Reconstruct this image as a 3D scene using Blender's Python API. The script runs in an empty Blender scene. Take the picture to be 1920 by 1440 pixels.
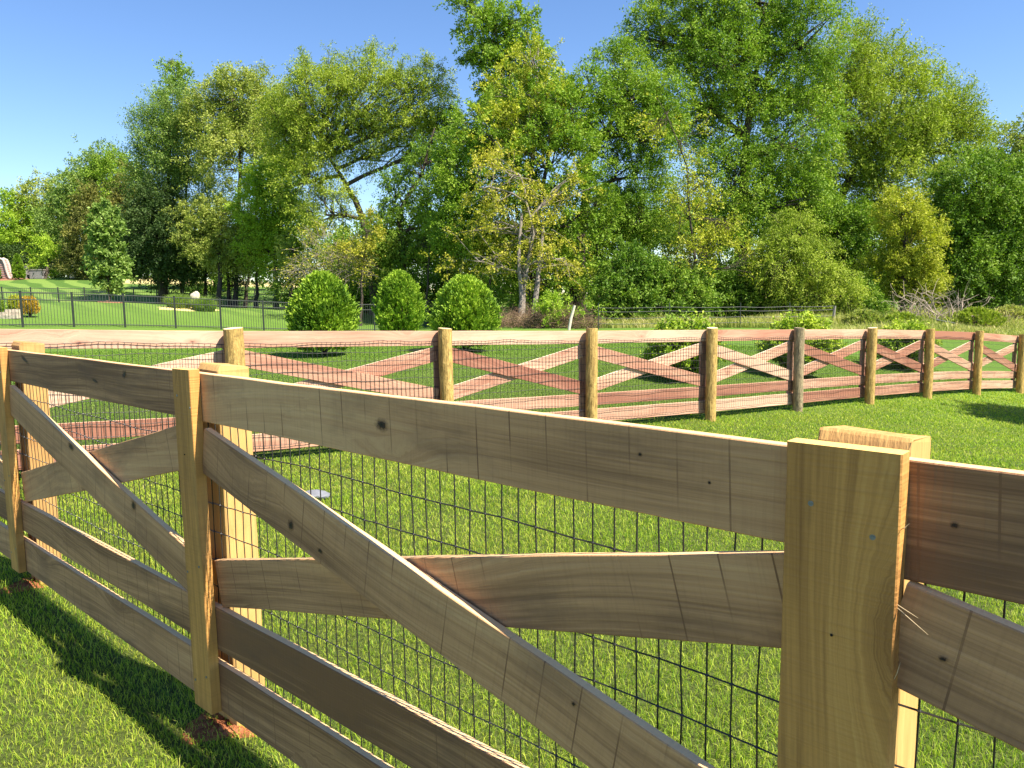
import bpy, math, random
import numpy as np
from mathutils import Matrix, Vector
R_ = math.radians
rng = np.random.default_rng(11); random.seed(5)
S = bpy.context.scene; COL = S.collection
F = 1442.0; CAMZ = 1.63; PITCH = R_(6.5); ROLL = R_(-.75)
cF = np.array([0, math.cos(PITCH), -math.sin(PITCH)]); U0 = np.array([0, math.sin(PITCH), math.cos(PITCH)]); R0 = np.array([1., 0, 0])
cR = R0*math.cos(ROLL)+U0*math.sin(ROLL); cU = -R0*math.sin(ROLL)+U0*math.cos(ROLL)
CAM = np.array([0, 0, CAMZ])
def P(px, py, d):
    """world point seen at photo pixel (px,py), d metres ahead"""
    return CAM + d*(cF + cR*(px-960)/F + cU*(720-py)/F)
# ---------------------------------------------------------------- camera, light, sky
cam = bpy.data.cameras.new('camera'); co = bpy.data.objects.new('camera', cam); COL.objects.link(co)
cam.sensor_width = 36; cam.sensor_fit = 'HORIZONTAL'; cam.lens = 36*F/1920; cam.clip_end = 3000; cam.clip_start = .05
co.matrix_world = Matrix(((cR[0], cU[0], -cF[0], 0), (cR[1], cU[1], -cF[1], 0), (cR[2], cU[2], -cF[2], CAMZ), (0, 0, 0, 1)))
S.camera = co
EL = R_(54); AZ = R_(-31.5)     # sun stands to the right and slightly behind the camera
sd = np.array([math.cos(EL)*math.cos(AZ), math.cos(EL)*math.sin(AZ), math.sin(EL)])
sl = bpy.data.lights.new('sun', 'SUN'); sl.energy = 5.0; sl.angle = R_(.55); sl.color = (1, .91, .78)
so = bpy.data.objects.new('sun', sl); COL.objects.link(so)
so.rotation_euler = Vector(sd).to_track_quat('Z', 'Y').to_euler()
W = bpy.data.worlds.new('World'); S.world = W; W.use_nodes = True
nt = W.node_tree; bg = nt.nodes['Background']; sky = nt.nodes.new('ShaderNodeTexSky')
sky.sky_type = 'NISHITA'; sky.sun_disc = False; sky.sun_elevation = EL; sky.sun_rotation = math.pi/2-AZ
sky.air_density = 1.0; sky.dust_density = .0; sky.ozone_density = 3.0; sky.altitude = 100
hs = nt.nodes.new('ShaderNodeHueSaturation'); hs.inputs['Saturation'].default_value = 1.14; hs.inputs['Value'].default_value = 1.28; hs.inputs['Hue'].default_value = .507; nt.links.new(sky.outputs[0], hs.inputs['Color']); nt.links.new(hs.outputs[0], bg.inputs[0]); bg.inputs[1].default_value = .062
S.view_settings.view_transform = 'Standard'; S.view_settings.look = 'None'; S.view_settings.exposure = 1.4; S.view_settings.gamma = 1
S.render.engine = 'CYCLES'
# ---------------------------------------------------------------- object helpers
def tag(o, label=None, cat=None, group=None, kind=None):
    if label: o['label'] = label
    if cat: o['category'] = cat
    if group: o['group'] = group
    if kind: o['kind'] = kind
    return o
def empty(name, loc, label, cat, group=None):
    o = bpy.data.objects.new(name, None); COL.objects.link(o); o.location = loc; o.empty_display_size = .2
    return tag(o, label, cat, group)
def link(name, me, mat, parent=None, mw=None):
    me.materials.clear(); me.materials.append(mat)
    o = bpy.data.objects.new(name, me); COL.objects.link(o)
    if mw is not None: o.matrix_world = mw
    if parent is not None:
        o.parent = parent; o.matrix_parent_inverse = Matrix.Translation(parent.location).inverted()
    return o
def np_mesh(name, V, quads=None, tris=None, smooth=False):
    me = bpy.data.meshes.new(name); V = np.asarray(V, dtype=np.float32).reshape(-1, 3)
    q = np.asarray(quads if quads is not None else [], dtype=np.int32).reshape(-1, 4)
    t = np.asarray(tris if tris is not None else [], dtype=np.int32).reshape(-1, 3)
    me.vertices.add(len(V)); me.vertices.foreach_set('co', V.ravel())
    n = 4*len(q)+3*len(t); me.loops.add(n); me.loops.foreach_set('vertex_index', np.concatenate([q.ravel(), t.ravel()]))
    me.polygons.add(len(q)+len(t))
    st = np.concatenate([np.arange(len(q))*4, 4*len(q)+np.arange(len(t))*3]).astype(np.int32)
    me.polygons.foreach_set('loop_start', st)
    me.polygons.foreach_set('use_smooth', np.full(len(q)+len(t), smooth, dtype=bool))
    me.update(calc_edges=True); me.validate(); return me
class MB:
    """collects pieces for one mesh"""
    def __init__(s): s.v = []; s.q = []; s.t = []; s.n = 0
    def add(s, V, q=None, t=None):
        V = np.asarray(V, float).reshape(-1, 3); s.v.append(V)
        if q is not None and len(q): s.q.append(np.asarray(q, dtype=np.int64).reshape(-1, 4)+s.n)
        if t is not None and len(t): s.t.append(np.asarray(t, dtype=np.int64).reshape(-1, 3)+s.n)
        s.n += len(V)
    def tube(s, pts, rad, k=6, cap=True):
        pts = np.asarray(pts, float); n = len(pts); rad = np.broadcast_to(rad, (n,))
        T = np.gradient(pts, axis=0); T /= np.linalg.norm(T, axis=1)[:, None]+1e-9
        ref = np.array([0, 0, 1.]) if abs(T[0][2]) < .9 else np.array([1., 0, 0])
        A = np.cross(T, ref); A /= np.linalg.norm(A, axis=1)[:, None]+1e-9; B = np.cross(T, A)
        a = np.arange(k)*2*math.pi/k
        V = pts[:, None]+rad[:, None, None]*(A[:, None]*np.cos(a)[None, :, None]+B[:, None]*np.sin(a)[None, :, None])
        i = np.arange(n-1)[:, None]*k; j = np.arange(k)[None]; j2 = (j+1) % k
        q = np.stack([i+j, i+j2, i+k+j2, i+k+j], -1).reshape(-1, 4)
        V = V.reshape(-1, 3); t = []
        if cap:
            V = np.vstack([V, pts[0], pts[-1]]); c = n*k
            t = [(c, (m+1) % k, m) for m in range(k)]+[(c+1, (n-1)*k+m, (n-1)*k+(m+1) % k) for m in range(k)]
        s.add(V, q, t)
    def box(s, c, h, M=None):
        V = np.array([[x, y, z] for x in (-1, 1) for y in (-1, 1) for z in (-1, 1)], float)*np.array(h)+np.array(c)
        if M is not None: V = V@M.T
        s.add(V, [(0, 1, 3, 2), (4, 6, 7, 5), (0, 4, 5, 1), (2, 3, 7, 6), (0, 2, 6, 4), (1, 5, 7, 3)])
    def mesh(s, name, smooth=False):
        return np_mesh(name, np.vstack(s.v), np.vstack(s.q) if s.q else None, np.vstack(s.t) if s.t else None, smooth)
    def build(s, name, mat, parent=None, smooth=False): return link(name, s.mesh(name, smooth), mat, parent)
# ---------------------------------------------------------------- material helpers
class N:
    def __init__(s, name):
        s.m = bpy.data.materials.new(name); s.m.use_nodes = True; s.t = s.m.node_tree; s.t.nodes.clear()
        s.out = s.t.nodes.new('ShaderNodeOutputMaterial')
    def n(s, typ, _p=None, **inp):
        nd = s.t.nodes.new('ShaderNode'+typ)
        for k, v in (_p or {}).items(): setattr(nd, k, v)
        for k, v in inp.items():
            key = int(k[1:]) if k[0] == 'i' and k[1:].isdigit() else k.replace('_', ' ')
            s.set(nd.inputs[key], v)
        return nd
    def set(s, sock, v):
        if isinstance(v, bpy.types.NodeSocket): s.t.links.new(v, sock)
        elif isinstance(v, bpy.types.Node): s.t.links.new(v.outputs[0], sock)
        else:
            if isinstance(v, tuple) and len(v) == 3 and sock.type == 'RGBA': v = (*v, 1)
            sock.default_value = v
    def math(s, op, a, b=0., c=0., clamp=False): return s.n('Math', {'operation': op, 'use_clamp': clamp}, i0=a, i1=b, i2=c).outputs[0]
    def mix(s, f, a, b, mode='MIX'):
        nd = s.t.nodes.new('ShaderNodeMix'); nd.data_type = 'RGBA'; nd.blend_type = mode
        s.set(nd.inputs[0], f); s.set(nd.inputs[6], a); s.set(nd.inputs[7], b); return nd.outputs[2]
    def ramp(s, f, stops, interp='LINEAR'):
        nd = s.t.nodes.new('ShaderNodeValToRGB'); s.set(nd.inputs[0], f); cr = nd.color_ramp; cr.interpolation = interp
        while len(cr.elements) < len(stops): cr.elements.new(.5)
        for e, (p, c) in zip(cr.elements, stops):
            e.position = p; e.color = (*c, 1) if isinstance(c, tuple) else (c, c, c, 1)
        return nd.outputs[0]
    def noise(s, vec, scale, detail=3, rough=.55, dist=0.):
        return s.n('TexNoise', None, Vector=vec, Scale=float(scale), Detail=float(detail), Roughness=rough, Distortion=dist).outputs[0]
    def comb(s, x, y, z): return s.n('CombineXYZ', None, i0=x, i1=y, i2=z).outputs[0]
    def bump(s, h, strength, dist, normal=None):
        b = s.n('Bump', None, Strength=strength, Distance=dist, Height=h)
        if normal is not None: s.set(b.inputs['Normal'], normal)
        return b.outputs[0]
    def principled(s, col, rough=.6, spec=.3, normal=None, metal=0.):
        p = s.n('BsdfPrincipled', None, Base_Color=col, Roughness=rough, Metallic=metal); s.set(p.inputs['Specular IOR Level'], spec)
        if normal is not None: s.set(p.inputs['Normal'], normal)
        return p.outputs[0]
    def done(s, sh): s.t.links.new(sh, s.out.inputs[0]); return s.m
def wood(name, pale, mid, dark, axis='X', saw=.0, knots=.8, sap=.5, bump=.5, warp=.8, knotcol=(.05, .03, .02), fuzz=True, stain=(.12, .09, .07), stainamt=.5):
    """sawn timber: stretched grain, cathedral rings, knots, saw marks, damp stains"""
    m = N(name); tc = m.n('TexCoord').outputs['Object']; rnd = m.n('ObjectInfo').outputs['Random']
    sp = m.n('SeparateXYZ', None, i0=tc); X, Y, Z = sp.outputs
    if axis == 'Z': X, Z = Z, X
    off = m.math('MULTIPLY', rnd, 97.)
    Xo = m.math('ADD', X, off)
    # knots : sparse voronoi cells in (x*1.6, z*6)
    kv = m.n('TexVoronoi', {'voronoi_dimensions': '3D'}, Vector=m.comb(m.math('MULTIPLY', Xo, 1.9), off, m.math('MULTIPLY', Z, 5.0)), Scale=1.0, Randomness=1.)
    kd = m.math('ADD', kv.outputs['Distance'], m.math('MULTIPLY', m.math('SUBTRACT', m.noise(tc, 38., 3), .5), .09)); kc = m.n('SeparateXYZ', None, i0=kv.outputs['Color']).outputs[0]
    gate = m.math('LESS_THAN', kc, .38*knots)
    pull = m.math('MULTIPLY', m.math('MULTIPLY', m.math('POWER', m.math('SUBTRACT', 1., kd, clamp=True), 4.), .5), gate)
    g0 = m.noise(m.comb(m.math('MULTIPLY', Xo, .55), off, m.math('MULTIPLY', Z, 1.6)), 1.1, 1)
    gz = m.math('ADD', m.math('ADD', m.math('MULTIPLY', Z, 3.2), pull), m.math('MULTIPLY', g0, warp))
    broad = m.noise(m.comb(m.math('MULTIPLY', Xo, .7), off, m.math('MULTIPLY', gz, 1.6)), 1., 2)
    rings = m.math('SINE', m.math('MULTIPLY', gz, 46.))
    fine = m.noise(m.comb(m.math('MULTIPLY', Xo, 2.5), m.math('MULTIPLY', Y, 60.), m.math('MULTIPLY', gz, 42.)), 1., 4, .6)
    f = m.math('ADD', m.math('MULTIPLY', fine, .55), m.math('MULTIPLY', rings, m.math('MULTIPLY', broad, .07)))
    f = m.math('ADD', f, m.math('MULTIPLY', m.math('SUBTRACT', broad, .5), .9))
    f = m.math('ADD', f, m.math('MULTIPLY', m.math('SUBTRACT', rnd, .5), sap))
    f = m.math('ADD', f, .12)
    col = m.ramp(f, [(.18, dark), (.48, mid), (.78, pale)])
    h = fine
    if saw > 0:
        sx = m.math('FRACT', m.math('ADD', m.math('MULTIPLY', Xo, 9.3), m.math('MULTIPLY', Z, .35)))
        ln = m.math('LESS_THAN', sx, .035)
        am = m.math('MULTIPLY', m.math('MULTIPLY', ln, saw), m.ramp(m.noise(m.comb(Xo, off, Z), 5., 2), [(.42, 0.), (.6, 1.)]))
        chat = m.noise(m.comb(m.math('MULTIPLY', Xo, 160.), off, m.math('MULTIPLY', Z, 6.)), 1., 2)
        col = m.mix(am, col, dark); h = m.math('ADD', h, m.math('MULTIPLY', chat, .8)); h = m.math('SUBTRACT', h, am)
        col = m.mix(m.math('MULTIPLY', m.math('SUBTRACT', chat, .5, clamp=True), .6 if saw > .2 else .9), col, dark)
    st = m.ramp(m.noise(m.comb(m.math('MULTIPLY', Xo, 1.7), off, m.math('MULTIPLY', Z, 5.)), 1.3, 5, .65), [(.5, 0.), (.68, 1.)])
    col = m.mix(m.math('MULTIPLY', st, stainamt), col, stain)
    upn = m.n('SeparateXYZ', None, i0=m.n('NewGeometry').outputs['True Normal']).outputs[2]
    if axis == 'X' or name.startswith('treated face'): col = m.mix(m.ramp(upn, [(.75, 0.), (.85, .8)]), col, tuple(min(.9, c*1.35) for c in pale))  # upward faces tinted paler: sunlit top edges put into the colour
    halo = m.math('MULTIPLY', m.ramp(kd, [(.05, 1.), (.2, 0.)]), gate)
    col = m.mix(m.math('MULTIPLY', halo, .55), col, dark)
    col = m.mix(m.math('MULTIPLY', m.ramp(kd, [(.03, 1.), (.06, 0.)]), gate), col, knotcol)
    nm = m.bump(h, bump, .004)
    return m.done(m.principled(col, .72, .25, nm))
M = {}
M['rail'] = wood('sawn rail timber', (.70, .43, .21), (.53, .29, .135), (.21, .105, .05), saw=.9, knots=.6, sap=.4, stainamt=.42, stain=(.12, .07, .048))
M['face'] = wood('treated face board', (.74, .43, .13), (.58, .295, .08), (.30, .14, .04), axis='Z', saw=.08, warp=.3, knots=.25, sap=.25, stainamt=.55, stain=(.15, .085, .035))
M['cedar'] = wood('pink cedar rail', (.62, .41, .28), (.49, .265, .175), (.32, .14, .09), saw=.0, knots=1.6, sap=.75, knotcol=(.16, .05, .035), stainamt=.25, stain=(.26, .11, .08))
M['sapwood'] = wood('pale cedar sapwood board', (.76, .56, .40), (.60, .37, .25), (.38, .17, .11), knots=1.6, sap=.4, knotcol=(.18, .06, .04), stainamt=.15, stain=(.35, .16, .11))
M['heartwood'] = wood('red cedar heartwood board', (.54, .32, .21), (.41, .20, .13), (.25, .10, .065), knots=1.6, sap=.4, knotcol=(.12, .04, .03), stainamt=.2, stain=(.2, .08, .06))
M['cedarface'] = wood('cedar backing board', (.5, .3, .2), (.36, .19, .13), (.2, .1, .07), axis='Z', saw=0., sap=.5)
M['post'] = wood('treated pine post', (.68, .45, .17), (.54, .33, .11), (.36, .19, .065), axis='Z', knots=.5, sap=.3, bump=.7, knotcol=(.25, .13, .05), stainamt=.3, stain=(.36, .23, .10))
def roundpost(name, a, b, c):
    m = N(name); tc = m.n('TexCoord').outputs['Object']; rnd = m.n('ObjectInfo').outputs['Random']
    sp = m.n('SeparateXYZ', None, i0=tc); off = m.math('MULTIPLY', rnd, 53.)
    v = m.comb(m.math('MULTIPLY', sp.outputs[0], 9.), m.math('MULTIPLY', sp.outputs[1], 9.), m.math('ADD', m.math('MULTIPLY', sp.outputs[2], 2.2), off))
    n1 = m.noise(v, 3., 6, .7, 1.2)
    bark = m.noise(m.comb(m.math('MULTIPLY', sp.outputs[0], 30.), m.math('MULTIPLY', sp.outputs[1], 30.), m.math('ADD', m.math('MULTIPLY', sp.outputs[2], 14.), off)), 1.4, 4, .7)
    col = m.ramp(n1, [(.32, c), (.5, b), (.66, a)])
    col = m.mix(m.ramp(bark, [(.56, 0.), (.64, .75)]), col, c)
    col = m.mix(m.math('MULTIPLY', m.math('GREATER_THAN', m.n('SeparateXYZ', None, i0=m.n('NewGeometry').outputs['Normal']).outputs[2], .8), .8), col, (.8, .66, .42))
    nm = m.bump(m.math('ADD', n1, m.math('MULTIPLY', bark, .7)), .8, .012)
    return m.done(m.principled(col, .75, .2, nm))
M['round'] = roundpost('peeled round post', (.60, .42, .14), (.42, .28, .085), (.20, .13, .045))
M['roundgrey'] = roundpost('weathered round post', (.42, .34, .20), (.26, .21, .12), (.10, .08, .05))
def plain(name, col, rough=.6, spec=.3, metal=0., var=.25, scale=8., bump=.2, bd=.01):
    m = N(name); tc = m.n('TexCoord').outputs['Object']
    n1 = m.noise(tc, scale, 5, .6)
    c2 = tuple(x*(1-var) for x in col); c3 = tuple(min(1, x*(1+var)) for x in col)
    return m.done(m.principled(m.ramp(n1, [(.3, c2), (.7, c3)]), rough, spec, m.bump(n1, bump, bd), metal))
M['wire'] = plain('black vinyl wire', (.02, .02, .018), .45, .5, var=.3, scale=60.)
M['galv'] = plain('galvanised steel', (.25, .26, .26), .45, .5, .6, scale=90.)
M['iron'] = plain('black powder coat', (.035, .04, .035), .4, .5)
M['whitewood'] = plain('weathered white wood', (.62, .55, .45), .8, .2, scale=30.)
M['splinter'] = plain('fresh splinter', (.5, .38, .22), .8, .2)
M['greywood'] = plain('weathered grey wood', (.25, .23, .2), .85, .2, scale=30.)
M['twig'] = plain('dead bleached twigs', (.33, .27, .21), .9, .1, scale=3.)
M['browntwig'] = plain('brown brush twigs', (.20, .135, .085), .9, .1, scale=3.)
M['stone'] = plain('pale landscape stone', (.44, .38, .29), .85, .2, scale=6., bump=.8, bd=.05)
M['slate'] = plain('grey flagstone', (.16, .17, .19), .7, .3, scale=9., bump=.5)
M['clay'] = plain('red clay soil', (.27, .10, .045), .95, .05, scale=22., var=.55, bump=1., bd=.03)
M['mulch'] = plain('red brown mulch', (.26, .13, .08), .95, .05, scale=14., var=.5, bump=1., bd=.05)
M['sand'] = plain('yellow sand', (.62, .5, .2), .95, .05, scale=10.)
M['resin'] = plain('grey resin panel', (.22, .21, .21), .6, .3)
M['slidewhite'] = plain('off white plastic', (.46, .39, .34), .5, .4)
M['slidered'] = plain('faded red plastic', (.42, .2, .17), .5, .4)
def barkmat(name, a, b):
    m = N(name); tc = m.n('TexCoord').outputs['Object']; sp = m.n('SeparateXYZ', None, i0=tc)
    v = m.comb(m.math('MULTIPLY', sp.outputs[0], 7.), m.math('MULTIPLY', sp.outputs[1], 7.), m.math('MULTIPLY', sp.outputs[2], 1.6))
    n1 = m.noise(v, 2., 6, .7)
    return m.done(m.principled(m.ramp(n1, [(.35, a), (.65, b)]), .9, .1, m.bump(n1, 1., .05)))
M['bark'] = barkmat('dark tree bark', (.035, .028, .022), (.11, .09, .07))
M['barkpale'] = barkmat('pale grey bark', (.13, .11, .09), (.34, .30, .25))
def leafmat(name, cols, trans=.30, hue_noise=.35, rough=.5):
    cols = [tuple(min(.75, c*1.15) for c in q) for q in cols]
    """cols: dark, mid, light natural leaf colours, chosen per leaf and per spray"""
    m = N(name); rpi = m.n('NewGeometry').outputs['Random Per Island']; tc = m.n('TexCoord').outputs['Object']
    n1 = m.noise(tc, hue_noise, 3, .6); n2 = m.noise(tc, 1.7, 2)
    f = m.math('ADD', m.math('MULTIPLY', rpi, .38), m.math('MULTIPLY', m.math('SUBTRACT', n1, .5), 1.5))
    f = m.math('ADD', f, m.math('MULTIPLY', m.math('SUBTRACT', n2, .5), .9)); f = m.math('ADD', f, .30)
    col = m.ramp(f, [(.0, cols[0]), (.45, cols[1]), (.95, cols[2])])
    pr = m.principled(col, rough+.12, .22)
    tcol = m.mix(1., col, (1.0, 1.15, .55), 'MULTIPLY')
    tr = m.n('BsdfTranslucent', None, Color=tcol).outputs[0]
    return m.done(m.n('MixShader', None, i0=trans, i1=pr, i2=tr).outputs[0])
LM = {
 'green': leafmat('fresh green leaves', ((.075, .15, .014), (.16, .26, .022), (.29, .38, .04))),
 'deep': leafmat('deep green leaves', ((.055, .12, .014), (.125, .215, .022), (.23, .32, .038))),
 'olive': leafmat('olive spring leaves', ((.12, .17, .03), (.24, .29, .05), (.40, .42, .10))),
 'bluegreen': leafmat('grey green leaves', ((.07, .135, .025), (.155, .24, .045), (.29, .38, .10))),
 'lime': leafmat('bright lime leaves', ((.12, .22, .015), (.23, .345, .025), (.36, .46, .05))),
 'yellow': leafmat('yellow green leaves', ((.15, .19, .018), (.31, .34, .03), (.50, .48, .05))),
 'gold': leafmat('golden young leaves', ((.15, .175, .02), (.31, .31, .03), (.50, .44, .06))),
 'brown': leafmat('bronze evergreen leaves', ((.055, .07, .018), (.12, .13, .028), (.21, .20, .04)), .25),
 'dark': leafmat('dark evergreen leaves', ((.018, .042, .010), (.04, .075, .016), (.075, .12, .028)), .2),
 'willow': leafmat('yellowish willow leaves', ((.11, .17, .018), (.225, .29, .03), (.36, .42, .05))),
 'arbor': leafmat('arborvitae sprays', ((.05, .12, .012), (.16, .27, .018), (.34, .46, .04)), .18, 1.6),
 'shrub': leafmat('variegated shrub leaves', ((.08, .17, .015), (.25, .35, .03), (.48, .53, .06)), .3, 1.),
 'orange': leafmat('orange shrub leaves', ((.28, .2, .02), (.42, .27, .03), (.5, .38, .05)), .3),
 'ornamental': leafmat('feathery grass leaves', ((.11, .18, .03), (.2, .29, .06), (.32, .40, .1)), .35),
 'weed': leafmat('tall field weeds', ((.15, .22, .04), (.32, .34, .09), (.56, .46, .24)), .4, .25),
}
# ---------------------------------------------------------------- terrain
# far fence posts : photo x of each post, height in photo of the boarded part, photo y of the top edge
FAR = [(-108, 281, 616), (435, 233, 621), (828, 199, 620.5), (1100, 175, 620.5), (1325, 157, 618.5), (1490, 141, 618), (1625, 128, 617.5), (1735, 116.5, 619.5), (1828, 107, 623), (1909, 99, 629.5), (1982, 92.5, 636)]
TOT = 1.27
far_pts = []
for px, th, ty in FAR:
    far_pts.append(P(px, ty, F*TOT/th))
ctl = [(0, 0, 0), (-1.3, 2.9, 0), (.5, 1.3, 0), (-3, 4.4, 0), (-6, 3, 0.02), (3, -1, 0), (0, -6, 0), (-8, -4, 0), (8, -4, -.1), (2.5, 4.5, -.05), (-2.2, 5.2, 0)]
for p in far_pts: ctl.append((p[0], p[1], p[2]-TOT-.105))
for px, py, d in [(45, 614, 32), (400, 619, 36.5), (702, 622, 41), (30, 579, 54), (290, 579, 58), (436, 579, 62), (200, 566, 46), (355, 577, 46), (20, 524, 92), (120, 520, 92), (250, 540, 75), (420, 566, 64),
                  (560, 572, 60), (700, 590, 50), (605, 668, 18), (870, 664, 18), (725, 632, 30), (900, 612, 38), (1040, 615, 36), (1200, 610, 37), (1400, 612, 36), (1562, 612, 36), (1700, 606, 38), (1880, 604, 42), (1280, 700, 16.5), (1480, 702, 17.5), (1690, 690, 19.5)]:
    ctl.append(tuple(P(px, py, d)))
ctl += [(-120, 150, 6), (0, 140, 1.5), (120, 140, 1.), (200, 20, 0), (-150, 20, 4), (30, 8, -.9), (0, -120, 0), (-120, -80, 0), (120, -80, 0), (60, 60, .6), (0, 320, 2), (-300, 320, 6), (300, 320, 2)]
ctl = np.array(ctl)
def tps(r2): return np.where(r2 > 0, r2*np.log(np.maximum(r2, 1e-12)), 0)
_n = len(ctl); _D = ((ctl[:, None, :2]-ctl[None, :, :2])**2).sum(-1)
_A = np.zeros((_n+3, _n+3)); _A[:_n, :_n] = tps(_D)+np.eye(_n)*2.0; _A[:_n, _n] = 1; _A[:_n, _n+1:] = ctl[:, :2]; _A[_n, :_n] = 1; _A[_n+1:, :_n] = ctl[:, :2].T
_w = np.linalg.solve(_A, np.concatenate([ctl[:, 2], [0, 0, 0]]))
def ground(x, y):
    x = np.atleast_1d(np.asarray(x, float)); y = np.atleast_1d(np.asarray(y, float)); out = np.zeros(len(x))
    for i in range(0, len(x), 20000):
        xx = x[i:i+20000]; yy = y[i:i+20000]
        out[i:i+20000] = tps((xx[:, None]-ctl[None, :, 0])**2+(yy[:, None]-ctl[None, :, 1])**2)@_w[:_n]+_w[_n]+_w[_n+1]*xx+_w[_n+2]*yy
    return out
def gz(x, y): return float(ground(x, y)[0])
def GP(px, d, dz=0.):
    """point standing on the ground, seen at photo column px, d metres ahead"""
    p = P(px, 600, d); return np.array([p[0], p[1], gz(p[0], p[1])+dz])
ax = np.concatenate([-np.geomspace(380, 31, 34), np.arange(-30, 30.1, .5), np.geomspace(31, 380, 34)])
ay = np.concatenate([-np.geomspace(200, 9, 14), np.arange(-8, 60.1, .5), np.geomspace(61, 420, 40)])
gx, gy = np.meshgrid(ax, ay); gzv = ground(gx.ravel(), gy.ravel())
nx, ny = len(ax), len(ay); i = np.arange(ny-1)[:, None]*nx+np.arange(nx-1)[None]
me = np_mesh('lawn', np.stack([gx.ravel(), gy.ravel(), gzv], 1), np.stack([i, i+1, i+nx+1, i+nx], -1).reshape(-1, 4), smooth=True)
m = N('mown lawn'); tc = m.n('TexCoord').outputs['Object']; sp = m.n('SeparateXYZ', None, i0=tc)
dist = m.math('LENGTH' if False else 'SQRT', m.math('ADD', m.math('POWER', m.math('ABSOLUTE', sp.outputs[0]), 2.), m.math('POWER', m.math('ABSOLUTE', sp.outputs[1]), 2.)))
n1 = m.noise(tc, 40., 6, .75); n2 = m.noise(tc, .8, 4, .6); n3 = m.noise(tc, 7., 4, .65)
_a, _b = far_pts[1], far_pts[9]; _nx, _ny = -( _b[1]-_a[1]), (_b[0]-_a[0]); _l = math.hypot(_nx, _ny); FN = (_nx/_l, _ny/_l, -(_nx*_a[0]+_ny*_a[1])/_l)
def beyond_mask(m, sp, lo=-.2, hi=.5):
    v = m.math('ADD', m.math('MULTIPLY_ADD', sp.outputs[0], FN[0], FN[2]), m.math('MULTIPLY', sp.outputs[1], FN[1]))
    return m.n('MapRange', None, i0=v, i1=lo, i2=hi, i3=0., i4=1.).outputs[0]
def band(dx, dy, per):
    v = m.math('ADD', m.math('MULTIPLY', sp.outputs[0], 2*math.pi*dx/per), m.math('MULTIPLY', sp.outputs[1], 2*math.pi*dy/per))
    v = m.math('ADD', v, m.math('MULTIPLY', m.noise(tc, .12, 1), 9.))
    return m.math('MULTIPLY_ADD', m.math('SINE', v), 2.2, .5, clamp=True)
grass = m.ramp(n1, [(.3, (.07, .14, .018)), (.5, (.155, .26, .035)), (.68, (.26, .37, .06))])
grass = m.mix(m.ramp(n3, [(.4, 0.), (.7, .5)]), grass, (.19, .27, .045))
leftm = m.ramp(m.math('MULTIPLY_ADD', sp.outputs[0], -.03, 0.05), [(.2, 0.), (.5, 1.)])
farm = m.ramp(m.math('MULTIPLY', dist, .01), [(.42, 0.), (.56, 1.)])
bd_ = m.math('MULTIPLY', band(.76, .65, 2.6), m.math('MULTIPLY', leftm, farm))
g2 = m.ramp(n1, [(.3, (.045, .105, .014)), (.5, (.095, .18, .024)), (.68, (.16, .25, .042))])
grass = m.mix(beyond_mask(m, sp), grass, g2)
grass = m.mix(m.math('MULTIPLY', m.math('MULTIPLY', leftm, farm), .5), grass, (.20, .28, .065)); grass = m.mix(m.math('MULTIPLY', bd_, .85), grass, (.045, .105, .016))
b2 = m.math('MULTIPLY', band(.25, .97, 1.4), m.math('MULTIPLY', m.ramp(m.math('MULTIPLY', dist, .01), [(.1, 0.), (.16, 1.)]), .25))
grass = m.mix(b2, grass, (.12, .20, .035))
thatch = m.ramp(n1, [(.35, (.03, .04, .012)), (.6, (.10, .13, .03)), (.75, (.22, .19, .08))])
nearm = m.ramp(m.math('MULTIPLY', dist, .01), [(.10, 1.), (.26, 0.)])
col = m.mix(nearm, grass, thatch)
tan = m.math('MULTIPLY', m.ramp(m.math('MULTIPLY', sp.outputs[1], .01), [(.80, 0.), (.83, 1.)]), m.math('GREATER_THAN', m.math('ADD', sp.outputs[0], m.math('MULTIPLY', sp.outputs[1], .5)), 0.))
col = m.mix(tan, col, (.55, .46, .2))
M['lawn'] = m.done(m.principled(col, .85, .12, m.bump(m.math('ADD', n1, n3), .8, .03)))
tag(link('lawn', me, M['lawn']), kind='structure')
# ---------------------------------------------------------------- grass blades
def blades(x, y, h, w, lean, kinds=None):
    n = len(x); z = ground(x, y)-.004; a = rng.uniform(0, 2*math.pi, n); b = rng.uniform(0, 2*math.pi, n)
    base = np.stack([x, y, z], 1); wd = np.stack([np.cos(a), np.sin(a), np.zeros(n)], 1)*(w/2)[:, None]
    ld = np.stack([np.cos(b), np.sin(b), np.zeros(n)], 1)*(lean*h)[:, None]; up = np.array([0, 0, 1.])*h[:, None]
    mid = base+up*.6+ld*.35; tip = base+up*(1-.25*np.minimum(lean, 1))[:, None]+ld
    V = np.stack([base-wd, base+wd, mid+wd*.8, mid-wd*.8, tip], 1).reshape(-1, 3); i = np.arange(n)*5
    return V, np.stack([i, i+1, i+2, i+3], 1), np.stack([i+3, i+2, i+4], 1)
def wedge(n, d0, d1, a0, a1, pw):
    u = rng.random(n); e = 2-pw; d = (d0**e+u*(d1**e-d0**e))**(1/e); a = rng.uniform(R_(a0), R_(a1), n)
    return d*np.sin(a), d*np.cos(a), d
m = N('grass blades'); rpi = m.n('NewGeometry').outputs['Random Per Island']; tc = m.n('TexCoord').outputs['Object']
f = m.math('ADD', m.math('MULTIPLY', rpi, .8), m.math('MULTIPLY', m.math('SUBTRACT', m.noise(tc, 1.3, 4, .6), .5), .9))
col = m.ramp(f, [(.0, (.12, .24, .02)), (.4, (.30, .44, .03)), (.7, (.47, .57, .055)), (.92, (.56, .54, .16)), (1., (.70, .6, .35))])
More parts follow.
